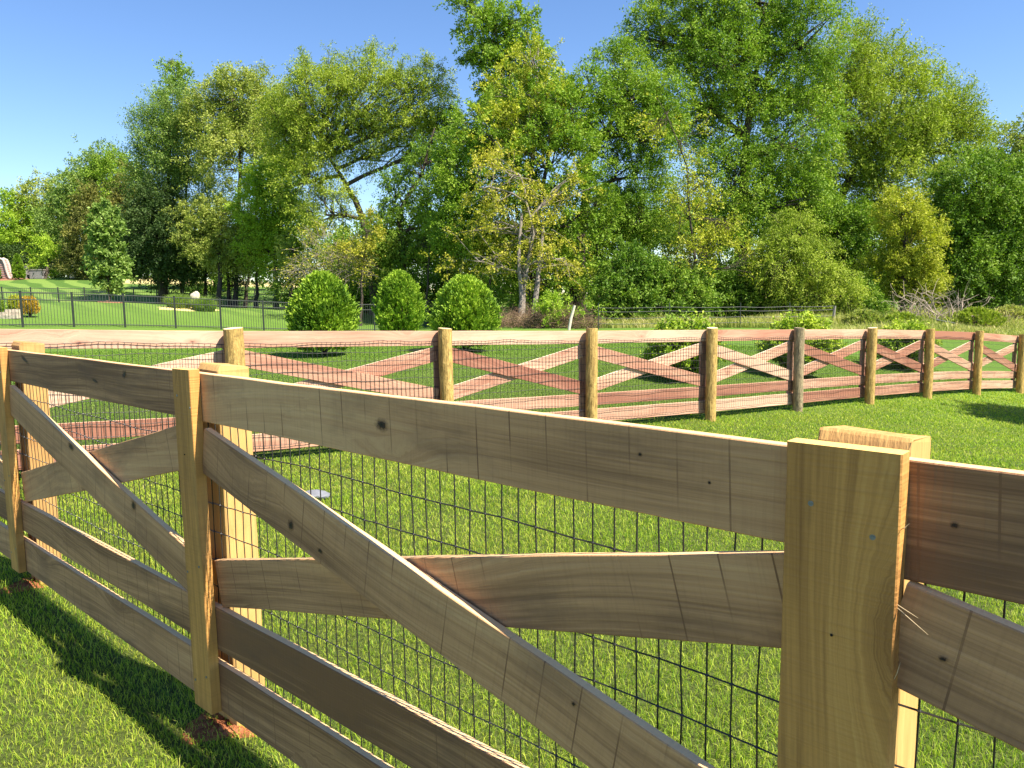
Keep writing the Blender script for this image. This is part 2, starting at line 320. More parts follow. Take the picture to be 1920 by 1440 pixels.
pat = m.ramp(m.noise(tc, .75, 5, .62), [(.44, 0.), (.66, .75)])
col = m.mix(m.math('MULTIPLY', pat, m.ramp(rpi, [(.2, 0.), (.7, 1.)])), col, (.46, .46, .07))
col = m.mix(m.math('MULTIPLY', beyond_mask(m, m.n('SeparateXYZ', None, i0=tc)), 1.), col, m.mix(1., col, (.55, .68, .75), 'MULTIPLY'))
pr = m.principled(col, .5, .3); tr = m.n('BsdfTranslucent', None, Color=m.mix(1., col, (1., 1.15, .5), 'MULTIPLY')).outputs[0]
M['blade'] = m.done(m.n('MixShader', None, i0=.4, i1=pr, i2=tr).outputs[0])
xs, ys, ds = wedge(800000, .9, 24, -47, 47, 1.35)
hh = rng.normal(.031, .009, len(xs)).clip(.015, .09)*np.where(rng.random(len(xs)) < .03, 1.5, 1); ww = np.maximum(.0026, .00075*ds)*rng.uniform(.7, 1.3, len(xs))
patch = np.sin(xs*2.1+np.sin(ys*1.7)*1.3)*np.sin(ys*2.6+xs)*.18+1; hh *= patch
hh *= np.where(FN[0]*xs+FN[1]*ys+FN[2] > 0, .75, 1.)
V, q, t = blades(xs, ys, hh, ww, rng.uniform(.15, 1.1, len(xs)))
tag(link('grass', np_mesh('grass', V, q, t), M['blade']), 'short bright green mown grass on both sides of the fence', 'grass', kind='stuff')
# ---------------------------------------------------------------- boards
def board_mesh(name, L, w, th, off=None, wob=.0008, ch=.0022, nseg=30, axis='X'):
    """board centred at origin: length, thickness (y), width; off(s) pushes it outwards (-y)"""
    sec = np.array([(-th/2+ch, -w/2), (th/2-ch, -w/2), (th/2, -w/2+ch), (th/2, w/2-ch), (th/2-ch, w/2), (-th/2+ch, w/2), (-th/2, w/2-ch), (-th/2, -w/2+ch)])
    s = np.linspace(0, 1, nseg+1); ph = rng.uniform(0, 6, 6)
    dy = wob*.8*np.sin(s*5+ph[0])+(np.array([off(a) for a in s]) if off else 0)
    top = wob*(np.sin(s*9+ph[1])+.5*np.sin(s*27+ph[2])+.3*rng.standard_normal(nseg+1)*.6); bot = wob*(np.sin(s*8+ph[3])+.5*np.sin(s*23+ph[4])+.3*rng.standard_normal(nseg+1)*.6)
    V = []
    for k in range(nseg+1):
        zz = sec[:, 1]+np.where(sec[:, 1] > 0, top[k], bot[k])
        V.append(np.stack([np.full(8, (s[k]-.5)*L), sec[:, 0]+dy[k], zz], 1))
    V = np.vstack(V); i = np.arange(nseg)[:, None]*8; j = np.arange(8)[None]; j2 = (j+1) % 8
    q = np.stack([i+j, i+8+j, i+8+j2, i+j2], -1).reshape(-1, 4)
    if axis == 'Z': V = V[:, [2, 1, 0]]*np.array([-1, 1, 1])
    n8 = nseg*8; t = [(0, a, a+1) for a in range(1, 7)]+[(n8, n8+a+1, n8+a) for a in range(1, 7)]
    return np_mesh(name, V, q, t)
def frame(o, x, y, z): return Matrix(((x[0], y[0], z[0], o[0]), (x[1], y[1], z[1], o[1]), (x[2], y[2], z[2], o[2]), (0, 0, 0, 1)))
def unit(v): v = np.asarray(v, float); return v/np.linalg.norm(v)
UPV = np.array([0, 0, 1.])
def rail_between(name, mat, A, B, w, th, out, o, parent, off=None, wob=.001, ext=0.):
    """A,B: centre-line ends on the post plane; board sits o metres outwards"""
    A = np.asarray(A, float); B = np.asarray(B, float); x = unit(B-A); y = -unit(out-x*(out@x)); z = np.cross(x, y)
    L = np.linalg.norm(B-A)+2*ext; c = (A+B)/2-y*(o+th/2)
    return link(name, board_mesh(name, L, w, th, off, wob), mat, parent, frame(c, x, y, z))
def wire_panel(A, B, zb, ztA, ztB, out, o, parent, r, top_off, sp=.0555, sph=.109, knots=True, wav=.004, seed=0):
    rg = np.random.default_rng(seed); mb = MB(); D = B-A; L = np.linalg.norm(D[:2]); nv = int(L/sp)+1; nh = 11
    rows = np.arange(nh)*sph
    ph = rg.uniform(0, 6, (nh, 3)); S_ = np.arange(nv+1)/nv
    G = np.zeros((nv+1, nh, 3))
    for a, s in enumerate(S_):
        base = A+(B-A)*s; zt = ztA+(ztB-ztA)*s-top_off
        for k in range(nh):
            dz = wav*(math.sin(s*7+ph[k, 0])+.7*math.sin(s*19+ph[k, 1]))+rg.normal(0, wav*.22)
            dx = rg.normal(0, .0016)
            G[a, k] = base+out*(o+wav*.3*math.sin(s*11+ph[k, 2]))+np.array([0, 0, 0]); G[a, k, 2] = zt-rows[k]+dz; G[a, k, :2] += unit(D)[:2]*dx
    for k in range(nh): mb.tube(G[:, k], r*(1.25 if k == 0 else 1.), 4, False)
    for a in range(nv+1):
        mb.tube(G[a], r*.92, 4, False)
    if knots:
        o8 = np.array([(1, 0, 0), (-1, 0, 0), (0, 1, 0), (0, -1, 0), (0, 0, 1), (0, 0, -1.)])
        tr = [(0, 2, 4), (2, 1, 4), (1, 3, 4), (3, 0, 4), (2, 0, 5), (1, 2, 5), (3, 1, 5), (0, 3, 5)]
        for p in G.reshape(-1, 3): mb.add(p+o8*r*2.4, None, tr)
    return mb.build('wire_mesh', M['wire'], parent)
def bump01(s): return math.sin(math.pi*min(1, max(0, s)))**.8
def square_post(name, w, dp, h):
    a = w/2; b = dp/2; c = .004; sec = np.array([(-a+c, -b), (a-c, -b), (a, -b+c), (a, b-c), (a-c, b), (-a+c, b), (-a, b-c), (-a, -b+c)])
    lv = np.concatenate([np.linspace(-.12, h-.022, 22), [h-.006, h]]); V = []
    for k, z in enumerate(lv):
        p = sec+rng.normal(0, .0007, (8, 2)); 
        if k >= len(lv)-2: p[:, 1] = np.maximum(p[:, 1], -b+(.010 if k == len(lv)-2 else .016))
        V.append(np.column_stack([p, np.full(8, z)+(p[:, 1]*-.12+p[:, 0]*-.03+rng.normal(0, .0012, 8))*(k >= len(lv)-3)]))
    n = len(lv); i = np.arange(n-1)[:, None]*8; j = np.arange(8)[None]; j2 = (j+1) % 8
    q = np.stack([i+j, i+j2, i+8+j2, i+8+j], -1).reshape(-1, 4); t = [((n-1)*8, (n-1)*8+k, (n-1)*8+k+1) for k in range(1, 7)]
    return np_mesh(name, np.vstack(V), q, t)
def post_mesh(name, r, h, flat=None, sides=28, rough=.004, lean=(0, 0)):
    mb = MB(); a = np.arange(sides)*2*math.pi/sides; lv = np.concatenate([np.linspace(-.12, h-.006, 16), [h]]); ph = rng.uniform(0, 6, 4)
    V = []
    for z in lv:
        rr = r*(1+.02*np.sin(2*a+z*2+ph[0])+.012*np.sin(3*a+ph[1]-z*3)+.01*np.sin(5*a+z*9+ph[2]))+rng.normal(0, rough*.25, sides)
        if z == h: rr = rr-.004
        x = rr*np.cos(a); y = rr*np.sin(a)
        if flat is not None: y = np.maximum(y, -flat+rng.normal(0, .0006, sides))
        zz = np.full(sides, z)+(.006*np.cos(a+ph[3])*1.2 if z > h-.01 else 0)
        V.append(np.stack([x+lean[0]*z, y+lean[1]*z, zz], 1))
    n = len(lv); c = n*sides; V = np.vstack(V+[np.array([[lean[0]*h, lean[1]*h+(0 if flat is None else .02), h-.002]])])
    i = np.arange(n-1)[:, None]*sides; j = np.arange(sides)[None]; j2 = (j+1) % sides
    q = np.stack([i+j, i+j2, i+sides+j2, i+sides+j], -1).reshape(-1, 4)
    t = [(c, (n-1)*sides+k, (n-1)*sides+(k+1) % sides) for k in range(sides)]
    return np_mesh(name, V, q, t, smooth=False)
# ---------------------------------------------------------------- near fence
E1 = np.array([math.sin(R_(47.75)), -math.cos(R_(47.75)), 0]); NO = np.array([-E1[1]*-1, 0, 0])
OUTN = np.cross(E1, UPV)                     # towards the camera
O3 = np.array([.481, 1.283, 0])              # left edge of the nearest face board, on the front plane of the rails
PLT = .030                                   # rail thickness plus wire
def nearpt(t, z=0, o=0): return O3-E1*t+UPV*z+OUTN*o-OUTN*.036   # o measured from the post plane
ZT = 1.372; RW = .174; RT = .028
fence = empty('crossbuck_fence', tuple(nearpt(2.35)), 'new unpainted crossbuck board fence close to the camera, its wide sawn boards in shade', 'fence')
near_posts = [(-2.53, 0, .0), (-.0875, .0, 0), (2.21, .0, 0), (4.48, .0, 0), (7.0, 0, 0), (9.4, 0, 0)]
for k in range(len(near_posts)-1):
    tr, tl = near_posts[k][0], near_posts[k+1][0]
    A = nearpt(tl); B = nearpt(tr)           # left, right as seen from the camera
    wtop = .192 if k == 0 else RW
    def at(s, z): return A+(B-A)*s+UPV*z
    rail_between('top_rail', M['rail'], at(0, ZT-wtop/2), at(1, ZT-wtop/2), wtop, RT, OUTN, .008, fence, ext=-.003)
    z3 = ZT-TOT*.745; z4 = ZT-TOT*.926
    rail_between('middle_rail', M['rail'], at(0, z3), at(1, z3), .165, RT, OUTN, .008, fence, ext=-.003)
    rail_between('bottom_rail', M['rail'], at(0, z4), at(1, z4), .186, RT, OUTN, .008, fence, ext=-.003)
    s0 = .032; s1 = 1-s0
    zu = ZT-TOT*.218; zl = ZT-TOT*.61
    rail_between('outer_brace', M['rail'], at(s0, zu), at(s1, zl), RW-.002, .026, OUTN, .0225, fence, off=lambda s: -.002*math.sin(s*3.1))
    rail_between('inner_brace', M['rail'], at(s0, zl-.004), at(s1, zu), RW-.002, .026, OUTN, -.0052, fence, off=lambda s: .002*math.sin(s*3.1))
    wire_panel(A, B, 0, ZT, ZT, OUTN, -.012, fence, .0021, .165 if k else .20, seed=k)
M['screwhole'] = plain('nail hole shadow', (.03, .025, .02), .9, .1)
for k, (t, _, _) in enumerate(near_posts):
    c = nearpt(t)
    w = .178 if k < 2 else .135
    cc = c+OUTN*(.036+.02)+UPV*(.105+(ZT+.014-.105)/2)
    hgt = ZT+.014-.105
    mw = frame(cc, E1, -OUTN, UPV)@Matrix.Rotation((0, 0, .013, .0, 0, 0)[k], 4, 'Y').inverted()
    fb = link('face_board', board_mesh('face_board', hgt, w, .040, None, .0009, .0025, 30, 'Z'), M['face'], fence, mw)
    # screws, staples and nail holes on the face board
    for (sx, sz) in ((-.045, hgt/2-.098), (.052, hgt/2-.135), (-.04, -hgt/2+.1), (.05, -hgt/2+.14), (-.05, -.12), (.045, -.08)):
        if k == 1 and sz < -.05 and sz > -.2: continue
        mb = MB(); p = cc+E1*sx+UPV*sz+OUTN*.0205
        mb.tube([p-OUTN*.002, p+OUTN*.0012], .0046, 12); mb.tube([p+OUTN*.001, p+OUTN*.0022], .0018, 6)
        link('screw', mb.mesh('screw'), M['galv'], fb, None)
        fb.children[-1].matrix_parent_inverse = mw.inverted()
    for (sx, sz) in ((-.068, hgt/2-.155), (-.046, hgt/2-.27), (-.046, hgt/2-.52), (.01, hgt/2-.31)):
        mb = MB(); p = cc+E1*(sx+.002*k)+UPV*sz+OUTN*.0203
        mb.tube([p-OUTN*.002, p+OUTN*.0006], .0022, 8); link('nail_hole', mb.mesh('nail_hole'), M['screwhole'], fb, None)
        fb.children[-1].matrix_parent_inverse = mw.inverted()
    h = ZT+(.018, .016, .02, .034, .02, .02)[k]
    base = c-OUTN*(.0775+.019)
    link('post', square_post('post', .150, .125, h), M['post'], fence, frame(c-OUTN*.0825, E1, -OUTN, UPV))
# dark knots in the near boards, thin inlays on the board faces
m = N('dark knot'); tc = m.n('TexCoord').outputs['Object']; sp = m.n('SeparateXYZ', None, i0=tc)
rad = m.n('VectorMath', {'operation': 'LENGTH'}, i0=tc).outputs['Value']
rad = m.math('ADD', rad, m.math('MULTIPLY', m.math('SUBTRACT', m.noise(m.n('VectorMath', {'operation': 'ADD'}, i0=tc, i1=m.n('ObjectInfo').outputs['Location']), 2.6, 4, .65), .5), .9))
kcol = m.ramp(rad, [(.1, (.012, .008, .006)), (.45, (.06, .03, .018)), (.8, (.17, .085, .05))])
al = m.ramp(rad, [(.35, 1.), (.5, .45), (.95, 0.)])
M['knot'] = m.done(m.n('MixShader', None, i0=al, i1=m.n('BsdfTransparent'), i2=m.principled(kcol, .6, .3)).outputs[0])
def knot(px, py, rx, rz, off, tilt=0.):
    d0 = P(px, py, 1.)-CAM; pl = nearpt(0, 0, off); tt = ((pl-CAM)@OUTN)/(d0@OUTN); c = CAM+d0*tt
    a = np.arange(20)*2*math.pi/20; V = np.vstack([[0, 0, 0], np.column_stack([np.cos(a), np.zeros(20), np.sin(a)])]); t = [(0, 1+(k+1) % 20, 1+k) for k in range(20)]
    me = np_mesh('knot', V, None, t); x = E1*math.cos(tilt)+UPV*math.sin(tilt); z = np.cross(x, -OUTN)
    o = link('knot', me, M['knot'], fence, frame(c, x*rx, -OUTN*rx, z*rz))
for px, py, rx, rz, off, tl in ((715, 797, .034, .022, .0372, 0), (233, 702, .03, .02, .0372, .4), (178, 714, .05, .010, .0372, -.2), (46, 674, .09, .016, .0372, -.3), (1200, 852, .007, .006, .0372, 0), (1330, 905, .005, .005, .0372, 0),
                                (545, 985, .022, .024, .0522, -.2), (600, 1033, .018, .010, .0522, -.2), (133, 838, .05, .022, .0522, -.2), (250, 948, .03, .03, .0522, -.2), (1075, 1320, .008, .008, .0522, 0),
                                (1790, 985, .008, .007, .0372, 0), (1768, 1236, .009, .006, .0522, 0)):
    knot(px, py, rx, rz, off, tl)
# splinters on the nearest face board
p0 = nearpt(-.178, 0, .036)
for z, dx, dz, do in ((1.27, .012, .012, .006), (1.145, .045, -.028, .010), (1.15, .03, -.012, .005), (1.03, .008, .03, .003)):
    mb = MB(); q = p0+UPV*z+OUTN*.034
    mb.tube([q, q+E1*dx*.5+UPV*dz*.35+OUTN*do, q+E1*dx+UPV*dz+OUTN*do*.5], [.0008, .0006, .0002], 4); mb.build('splinter', M['splinter'], fence)
# ---------------------------------------------------------------- far fence
ffc = far_pts[4].copy(); ffc[2] = gz(ffc[0], ffc[1])
ffence = empty('crossbuck_fence', tuple(ffc), 'long pinkish cedar crossbuck fence curving across the lawn, its round posts in sun', 'fence')
for k in range(len(FAR)-1):
    Lp, Rp = far_pts[k], far_pts[k+1]         # left and right as the photo shows them; rails lie on the far side
    A = Rp.copy(); B = Lp.copy(); x = unit((B-A)*np.array([1, 1, 0])); out = np.cross(x, UPV)
    def at(s, dz): return A+(B-A)*s-UPV*dz
    om = .0
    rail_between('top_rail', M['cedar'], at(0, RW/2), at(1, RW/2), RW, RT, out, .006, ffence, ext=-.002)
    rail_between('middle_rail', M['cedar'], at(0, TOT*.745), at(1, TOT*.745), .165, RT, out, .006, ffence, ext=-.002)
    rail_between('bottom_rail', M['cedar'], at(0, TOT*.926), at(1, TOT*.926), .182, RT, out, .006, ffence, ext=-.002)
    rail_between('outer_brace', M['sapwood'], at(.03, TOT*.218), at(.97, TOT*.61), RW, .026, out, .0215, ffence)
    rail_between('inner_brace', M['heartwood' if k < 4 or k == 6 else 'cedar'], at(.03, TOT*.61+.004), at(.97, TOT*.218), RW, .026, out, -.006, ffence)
    wire_panel(A, B, 0, A[2], B[2], out, -.012, ffence, .0026, .125, knots=k < 4, wav=.009, seed=50+k)
for k, p in enumerate(far_pts):
    a = far_pts[max(0, k-1)]; b = far_pts[min(len(far_pts)-1, k+1)]; x = unit((a-b)*np.array([1, 1, 0])); out = np.cross(x, UPV)
    r = (.09, .098, .083, .081, .082, .083, .086, .084, .083, .085, .085)[k]
    base = p-out*(r+.02); g = gz(base[0], base[1]); base[2] = g
    mw = frame(base, -x, out, UPV)
    link('post', post_mesh('post', r, p[2]-g+.035, None, 20, .006, (rng.normal(0, .006), rng.normal(0, .004))), M['roundgrey'] if k == 5 else M['round'], ffence, mw)
    cc = p+out*(.006+RT+.021); cc[2] -= TOT/2+.01
    link('backing_board', board_mesh('backing_board', TOT+.01, .17, .036, None, .002, .003, 8, 'Z'), M['cedarface'], ffence, frame(cc, x, -out, UPV))
# ---------------------------------------------------------------- red clay around the near posts, stone on the lawn
def mound(name, c, r, h, mat, label, cat, group=None, seed=1, n=26, bumpy=.3):
    rg = np.random.default_rng(seed); V = [(c[0], c[1], gz(c[0], c[1])+h)]; rings = 6; ph = rg.uniform(0, 6, 3)
    for k in range(1, rings+1):
        for j in range(n):
            a = j*2*math.pi/n; rr = r*k/rings*(1+.22*math.sin(2*a+ph[0])+.14*math.sin(3*a+ph[1])+.07*math.sin(7*a+ph[2]))
            x = c[0]+rr*math.cos(a); y = c[1]+rr*math.sin(a); hh = h*math.cos(k/rings*math.pi/2)+rg.normal(0, h*bumpy)*(k < rings)
            V.append((x, y, gz(x, y)+(hh if k < rings else -.01)))
    t = [(0, 1+j, 1+(j+1) % n) for j in range(n)]; q = [(1+(k-1)*n+j, 1+k*n+j, 1+k*n+(j+1) % n, 1+(k-1)*n+(j+1) % n) for k in range(1, rings) for j in range(n)]
    o = link(name, np_mesh(name, V, q, t, True), mat); return tag(o, label, cat, group)
for k, t in ((2, 2.21), (3, 4.48)):
    c = nearpt(t, 0, -.06)
    mound('soil_mound', c+OUTN*.06, .15, .018, M['clay'], 'loose red clay soil heaped at the foot of the %s fence post' % ('second nearest' if k == 2 else 'leftmost near'), 'soil', 'red soil at the post feet', seed=k)
def rock(name, c, s, mat, label, cat, seed=3, sub=3, flat=1.):
    import bmesh
    bm = bmesh.new(); bmesh.ops.create_icosphere(bm, subdivisions=sub, radius=1); rg = np.random.default_rng(seed); ph = rg.uniform(0, 6, 9)
    for v in bm.verts:
        x, y, z = v.co; k = 1+.16*math.sin(2.3*x+ph[0])*math.sin(2.7*y+ph[1])+.1*math.sin(4.1*z+ph[2]+2*x)+.05*math.sin(9*y+ph[3])*math.sin(8*x+ph[4])
        v.co = Vector((x*s[0]*k+c[0], y*s[1]*k+c[1], max(z, -.6)*s[2]*k+c[2]))
    me = bpy.data.meshes.new(name); bm.to_mesh(me); bm.free(); o = link(name, me, mat); return tag(o, label, cat) if label else o
c = GP(572, 6.3); rock('stone', c+[0, 0, .02], (.13, .1, .05), M['slate'], 'flat grey stone lying on the lawn behind the near fence', 'stone')
# ---------------------------------------------------------------- foliage generator
class Foliage:
    def __init__(s): s.V = []; s.q = []; s.n = 0
    def add(s, C, A, B):
        """rhombic leaves from C along A, half width B"""
        n = len(C); V = np.stack([C, C+A*.45+B, C+A, C+A*.5-B], 1).reshape(-1, 3); i = np.arange(n)*4+s.n
        s.V.append(V); s.q.append(np.stack([i, i+1, i+2, i+3], 1)); s.n += 4*n
    def mesh(s, name): return np_mesh(name, np.vstack(s.V), np.vstack(s.q))
def rdir(n, rg): v = rg.standard_normal((n, 3)); return v/np.linalg.norm(v, axis=1)[:, None]
def nrm(v): return v/(np.linalg.norm(v, axis=1)[:, None]+1e-9)
def lump(p, sc, ph):
    """cheap smooth 3D noise, about -1..1"""
    x, y, z = (p/sc).T; return (np.sin(x*1.9+ph[0]+1.3*np.sin(y*1.3+ph[1]))*np.sin(y*2.1+ph[2]+np.sin(z*1.7+ph[3]))+np.sin(z*2.3+ph[4]+1.1*np.sin(x*1.1+ph[5]))*.8+np.sin((x+y-z)*3.7+ph[6])*.45)/1.6
def sprays(fo, tw, C, Rr, n, leaf, asp, rg, up=.25, droop=.3, hang=.2, L=.9, per=34, thr=-.35, lsc=1.0, core=.35, spread=.09, ntw=.25, ph=None):
    ns = max(6, int(n/per)); ph = rg.uniform(0, 6, 8) if ph is None else ph
    d = rdir(ns*4, rg); u = rg.random(ns*4)**.5; rad = core+(1-core)*u
    ang = np.arctan2(d[:, 1], d[:, 0]); rad = rad*(1+.16*np.sin(3*ang+4*d[:, 2]+ph[0])+.12*np.sin(5*ang-7*d[:, 2]+ph[1]))
    o = C+d*rad[:, None]*Rr*.92; keep = (lump(o, lsc, ph) > thr) & (lump(o[:, [1, 2, 0]], lsc*.42, ph[::-1]) > -.7); o = o[keep][:ns]; d = d[keep][:ns]
    ns = len(o); w = nrm(d*.75+np.array([0, 0, up])+rdir(ns, rg)*.55); ln = L*rg.uniform(.45, 1.15, ns)
    s = rg.random((ns, per))**.8; P_ = o[:, None]+w[:, None]*(s*ln[:, None])[..., None]; P_[..., 2] -= droop*s**2*ln[:, None]
    P_ += rg.normal(0, spread, P_.shape); P_ = P_.reshape(-1, 3); m_ = len(P_)
    ax_ = nrm(np.repeat(w, per, 0)*.5+rdir(m_, rg)*.8+np.array([0, 0, -hang])); sz = leaf*rg.uniform(.6, 1.25, m_)
    bb = nrm(np.cross(ax_, nrm(rdir(m_, rg)+np.array([0, 0, .9]))))
    fo.add(P_, ax_*sz[:, None], bb*(sz*asp/2)[:, None])
    if tw is not None:
        for k in range(int(ns*ntw)):
            p0 = o[k]; pts = [p0-w[k]*.25*ln[k], p0+w[k]*.5*ln[k]-UPV*droop*.25*ln[k], p0+w[k]*ln[k]-UPV*droop*ln[k]]
            tw.tube(pts, [.014, .009, .003], 3, False)
    return o
def wiggle(A, B, n, amp, rg, sag=0.):
    s = np.linspace(0, 1, n)[:, None]; p = A+(B-A)*s; off = rg.normal(0, 1, (n, 3)).cumsum(0)*amp/math.sqrt(n); off -= off[0]+(off[-1]-off[0])*s
    p = p+off; p[:, 2] += (np.sin(s[:, 0]*math.pi)*sag); return p
TREE_I = 0
def tree(name, label, cat, bx, d, lobes, leaf, n, trunk=None, tr=.2, lsize=.15, asp=.5, bark='bark', group=None, seed=None, dd=.75, limbs=True, dense_f=1., ntw=.25, base_dz=0., **kw):
    """lobes: (photo x, photo y, rx px, ry px[, depth offset m]) at distance d; every lobe is a real ellipsoid"""
    global TREE_I; TREE_I += 1; rg = np.random.default_rng(seed or 100+TREE_I); k = d/F
    base = GP(bx, d, base_dz); root = empty(name, tuple(base), label, cat, group); tw = MB(); fo = Foliage()
    Ls = []; big = n > 8000 and dense_f >= 1; n = int(n*(1.7 if big else dense_f)); lsize *= 1.07; kw['thr'] = kw.get('thr', -.35)-(.28 if big else 0)
    for l in lobes:
        dz = l[4] if len(l) > 4 else rg.uniform(-.35, .35)*l[2]*k
        C = P(l[0], l[1], d+dz); rx = l[2]*k*1.14; rz = l[3]*k*1.10; Ls.append((C, np.array([rx, max(.5*(rx+rz)*dd, .3), rz])))
    wts = np.array([(r[0]*r[2])**.9 for _, r in Ls]); wts /= wts.sum()
    top = max(Ls, key=lambda a: a[0][2])[0]; tb = base-UPV*.3
    if trunk: tp = [tb]+[P(a, b, d) for a, b in trunk]; tp = np.array(tp)
    else:
        mid = np.mean([c for c, _ in Ls], 0); tp = np.array([tb, base*.6+mid*.4, mid*.6+top*.4, top])
    dense = np.vstack([wiggle(tp[i_], tp[i_+1], 5, .12, rg)[(1 if i_ else 0):] for i_ in range(len(tp)-1)])
    rr = np.linspace(1, .22, len(dense))**1.1*tr; rr[0] *= 1.5
    tw.tube(dense, rr, 9, False)
    for (C, Rr), wt in zip(Ls, wts):
        o = sprays(fo, tw, C, Rr, int(n*wt), lsize, asp, rg, ntw=ntw, **kw)
        if not limbs: continue
        cand = dense[len(dense)//4:]; below = cand[cand[:, 2] < C[2]+.2]; cand = below if len(below) else cand[:1]
        st = cand[np.argmin(np.linalg.norm(cand-C, axis=1)+.5*abs(cand[:, 2]-(C[2]-Rr[2]*1.1)))]
        ctr = C-UPV*Rr[2]*.25
        lr = tr*.42*min(1, Rr[0]/2.2+.3); lp = wiggle(st, ctr, 6, .25, rg, .1); tw.tube(lp, np.linspace(lr, lr*.5, 6), 6, False)
        for j in rg.choice(len(o), min(len(o), 12 if d < 70 else 6), replace=False):
            q0 = lp[rg.integers(2, 6)]; tw.tube(wiggle(q0, o[j], 5, .12, rg), np.linspace(lr*.38, .012, 5), 4, False)
    link('trunk', tw.mesh('trunk', True), M[bark], root)
    cr = link('crown', fo.mesh('crown'), LM[leaf], root)
    return root
GR = 'trees along the back of the lawn'
# --- far left band
GL = 'far trees beyond the striped hill lawn'
tree('broadleaf_tree', 'bright green tree at the left edge of the photo beyond the conical shrubs', 'tree', 10, 102, [(5, 420, 55, 55), (40, 440, 45, 50), (0, 480, 50, 40)], 'lime', 15000, lsize=.3, L=1.6, spread=.2, lsc=2., group=GL)
tree('broadleaf_tree', 'rounded olive green tree behind the grey boxes on the hill', 'tree', 85, 106, [(85, 385, 55, 50), (60, 430, 45, 55), (115, 420, 45, 60), (90, 470, 50, 40)], 'olive', 20000, lsize=.3, L=1.6, spread=.2, lsc=2., group=GL)
tree('broadleaf_tree', 'grey green tree with two thin feathery tops on the far left skyline', 'tree', 160, 100, [(160, 320, 26, 40), (155, 375, 45, 50), (130, 420, 45, 55), (195, 305, 16, 28)], 'bluegreen', 17000, lsize=.28, L=1.7, up=.9, spread=.2, lsc=2., group=GL)
tree('broadleaf_tree', 'mid green tree rising left of the bronze evergreen', 'tree', 215, 98, [(215, 335, 38, 42), (200, 385, 48, 50), (225, 425, 45, 50)], 'green', 17000, lsize=.28, L=1.7, up=.6, spread=.2, lsc=2., group=GL)
tree('evergreen_tree', 'bronze brown evergreen beside the tall grey green tree', 'tree', 250, 90, [(250, 350, 26, 40), (250, 400, 40, 50), (235, 460, 45, 50)], 'brown', 16000, lsize=.24, L=1.1, spread=.15, lsc=1.6, group='bronze evergreens')
tree('evergreen_tree', 'bronze brown evergreen just left of the pale sapling', 'tree', 165, 86, [(170, 400, 26, 50), (165, 450, 34, 50), (155, 495, 36, 28)], 'brown', 14000, lsize=.24, L=1.1, spread=.15, lsc=1.6, group='bronze evergreens')
tree('shrub', 'yellow green loose shrub behind the grey boxes', 'shrub', 90, 88, [(85, 475, 24, 28), (105, 490, 20, 24)], 'lime', 5000, lsize=.24, L=.9, spread=.15, group=None)
tree('evergreen_tree', 'dark evergreen mass at the foot of the left hill trees', 'tree', 40, 98, [(30, 490, 60, 26), (120, 500, 50, 22), (190, 500, 50, 24), (245, 505, 40, 24)], 'dark', 12000, lsize=.28, L=1., spread=.2, limbs=False, thr=-.8)
tree('sapling', 'young pale green maple standing alone on the lawn by the rear black fence', 'tree', 208, 46, [(200, 430, 22, 40), (200, 480, 30, 35), (202, 515, 32, 24), (195, 400, 12, 22)], 'bluegreen', 9000, tr=.05, lsize=.17, asp=.7, L=.5, spread=.07, lsc=.6, group=None)
# --- main row
tree('conifer_tree', 'thin dark spire topped tree standing above the left of the tree row', 'tree', 340, 62, [(322, 105, 17, 24), (332, 140, 20, 22), (330, 175, 26, 24), (345, 205, 22, 24)], 'deep', 4200, trunk=[(350, 300), (340, 190), (326, 128)], tr=.12, lsize=.2, L=1., per=24, thr=-.1, spread=.12, group=GR)
tree('poplar_tree', 'grey green upright tree at the left end of the tall tree row', 'tree', 310, 60, [(330, 225, 52, 50), (300, 270, 48, 62), (350, 290, 60, 60), (295, 340, 45, 60), (345, 370, 60, 50), (262, 285, 14, 14)], 'bluegreen', 42000, lsize=.17, asp=.35, up=.9, L=1.5, droop=.05, spread=.11, lsc=1.3, group=GR)
tree('broadleaf_tree', 'olive green tree with dense rounded top right of the grey green one', 'tree', 440, 58, [(440, 185, 60, 45), (400, 240, 60, 60), (480, 200, 55, 60), (450, 300, 80, 60), (520, 260, 50, 70)], 'olive', 46000, lsize=.16, L=1.2, up=.5, spread=.11, lsc=1.2, group=GR)
tree('willow_tree', 'broad airy willow with dark leaning trunk behind the clipped bushes', 'tree', 705, 50, [(600, 190, 70, 62), (690, 180, 75, 60), (780, 200, 66, 68), (570, 262, 60, 62), (650, 255, 80, 52), (745, 262, 85, 46), (820, 265, 42, 60), (560, 330, 45, 55), (610, 390, 50, 45), (575, 150, 12, 40), (660, 128, 12, 26), (800, 140, 12, 28), (530, 230, 36, 50), (620, 135, 10, 32), (700, 120, 10, 34), (740, 130, 10, 30), (550, 165, 10, 30), (830, 165, 10, 34)], 'willow', 84000, trunk=[(697, 480), (672, 390), (640, 330), (610, 280)], tr=.34, lsize=.15, asp=.35, up=.6, droop=.55, hang=.5, L=1.3, thr=-.12, spread=.1, lsc=1.1, group=GR)
tree('broadleaf_tree', 'forked green tree with sky showing between its limbs, right of the willow trunk', 'tree', 755, 47, [(760, 430, 52, 40), (830, 390, 45, 50), (720, 440, 28, 50), (740, 360, 22, 40), (800, 320, 30, 50), (860, 300, 35, 55), (700, 500, 45, 40), (800, 490, 60, 45)], 'deep', 30000, trunk=[(752, 440), (748, 400), (790, 330), (815, 240)], tr=.26, lsize=.15, L=1., thr=-.05, spread=.09, group=GR)
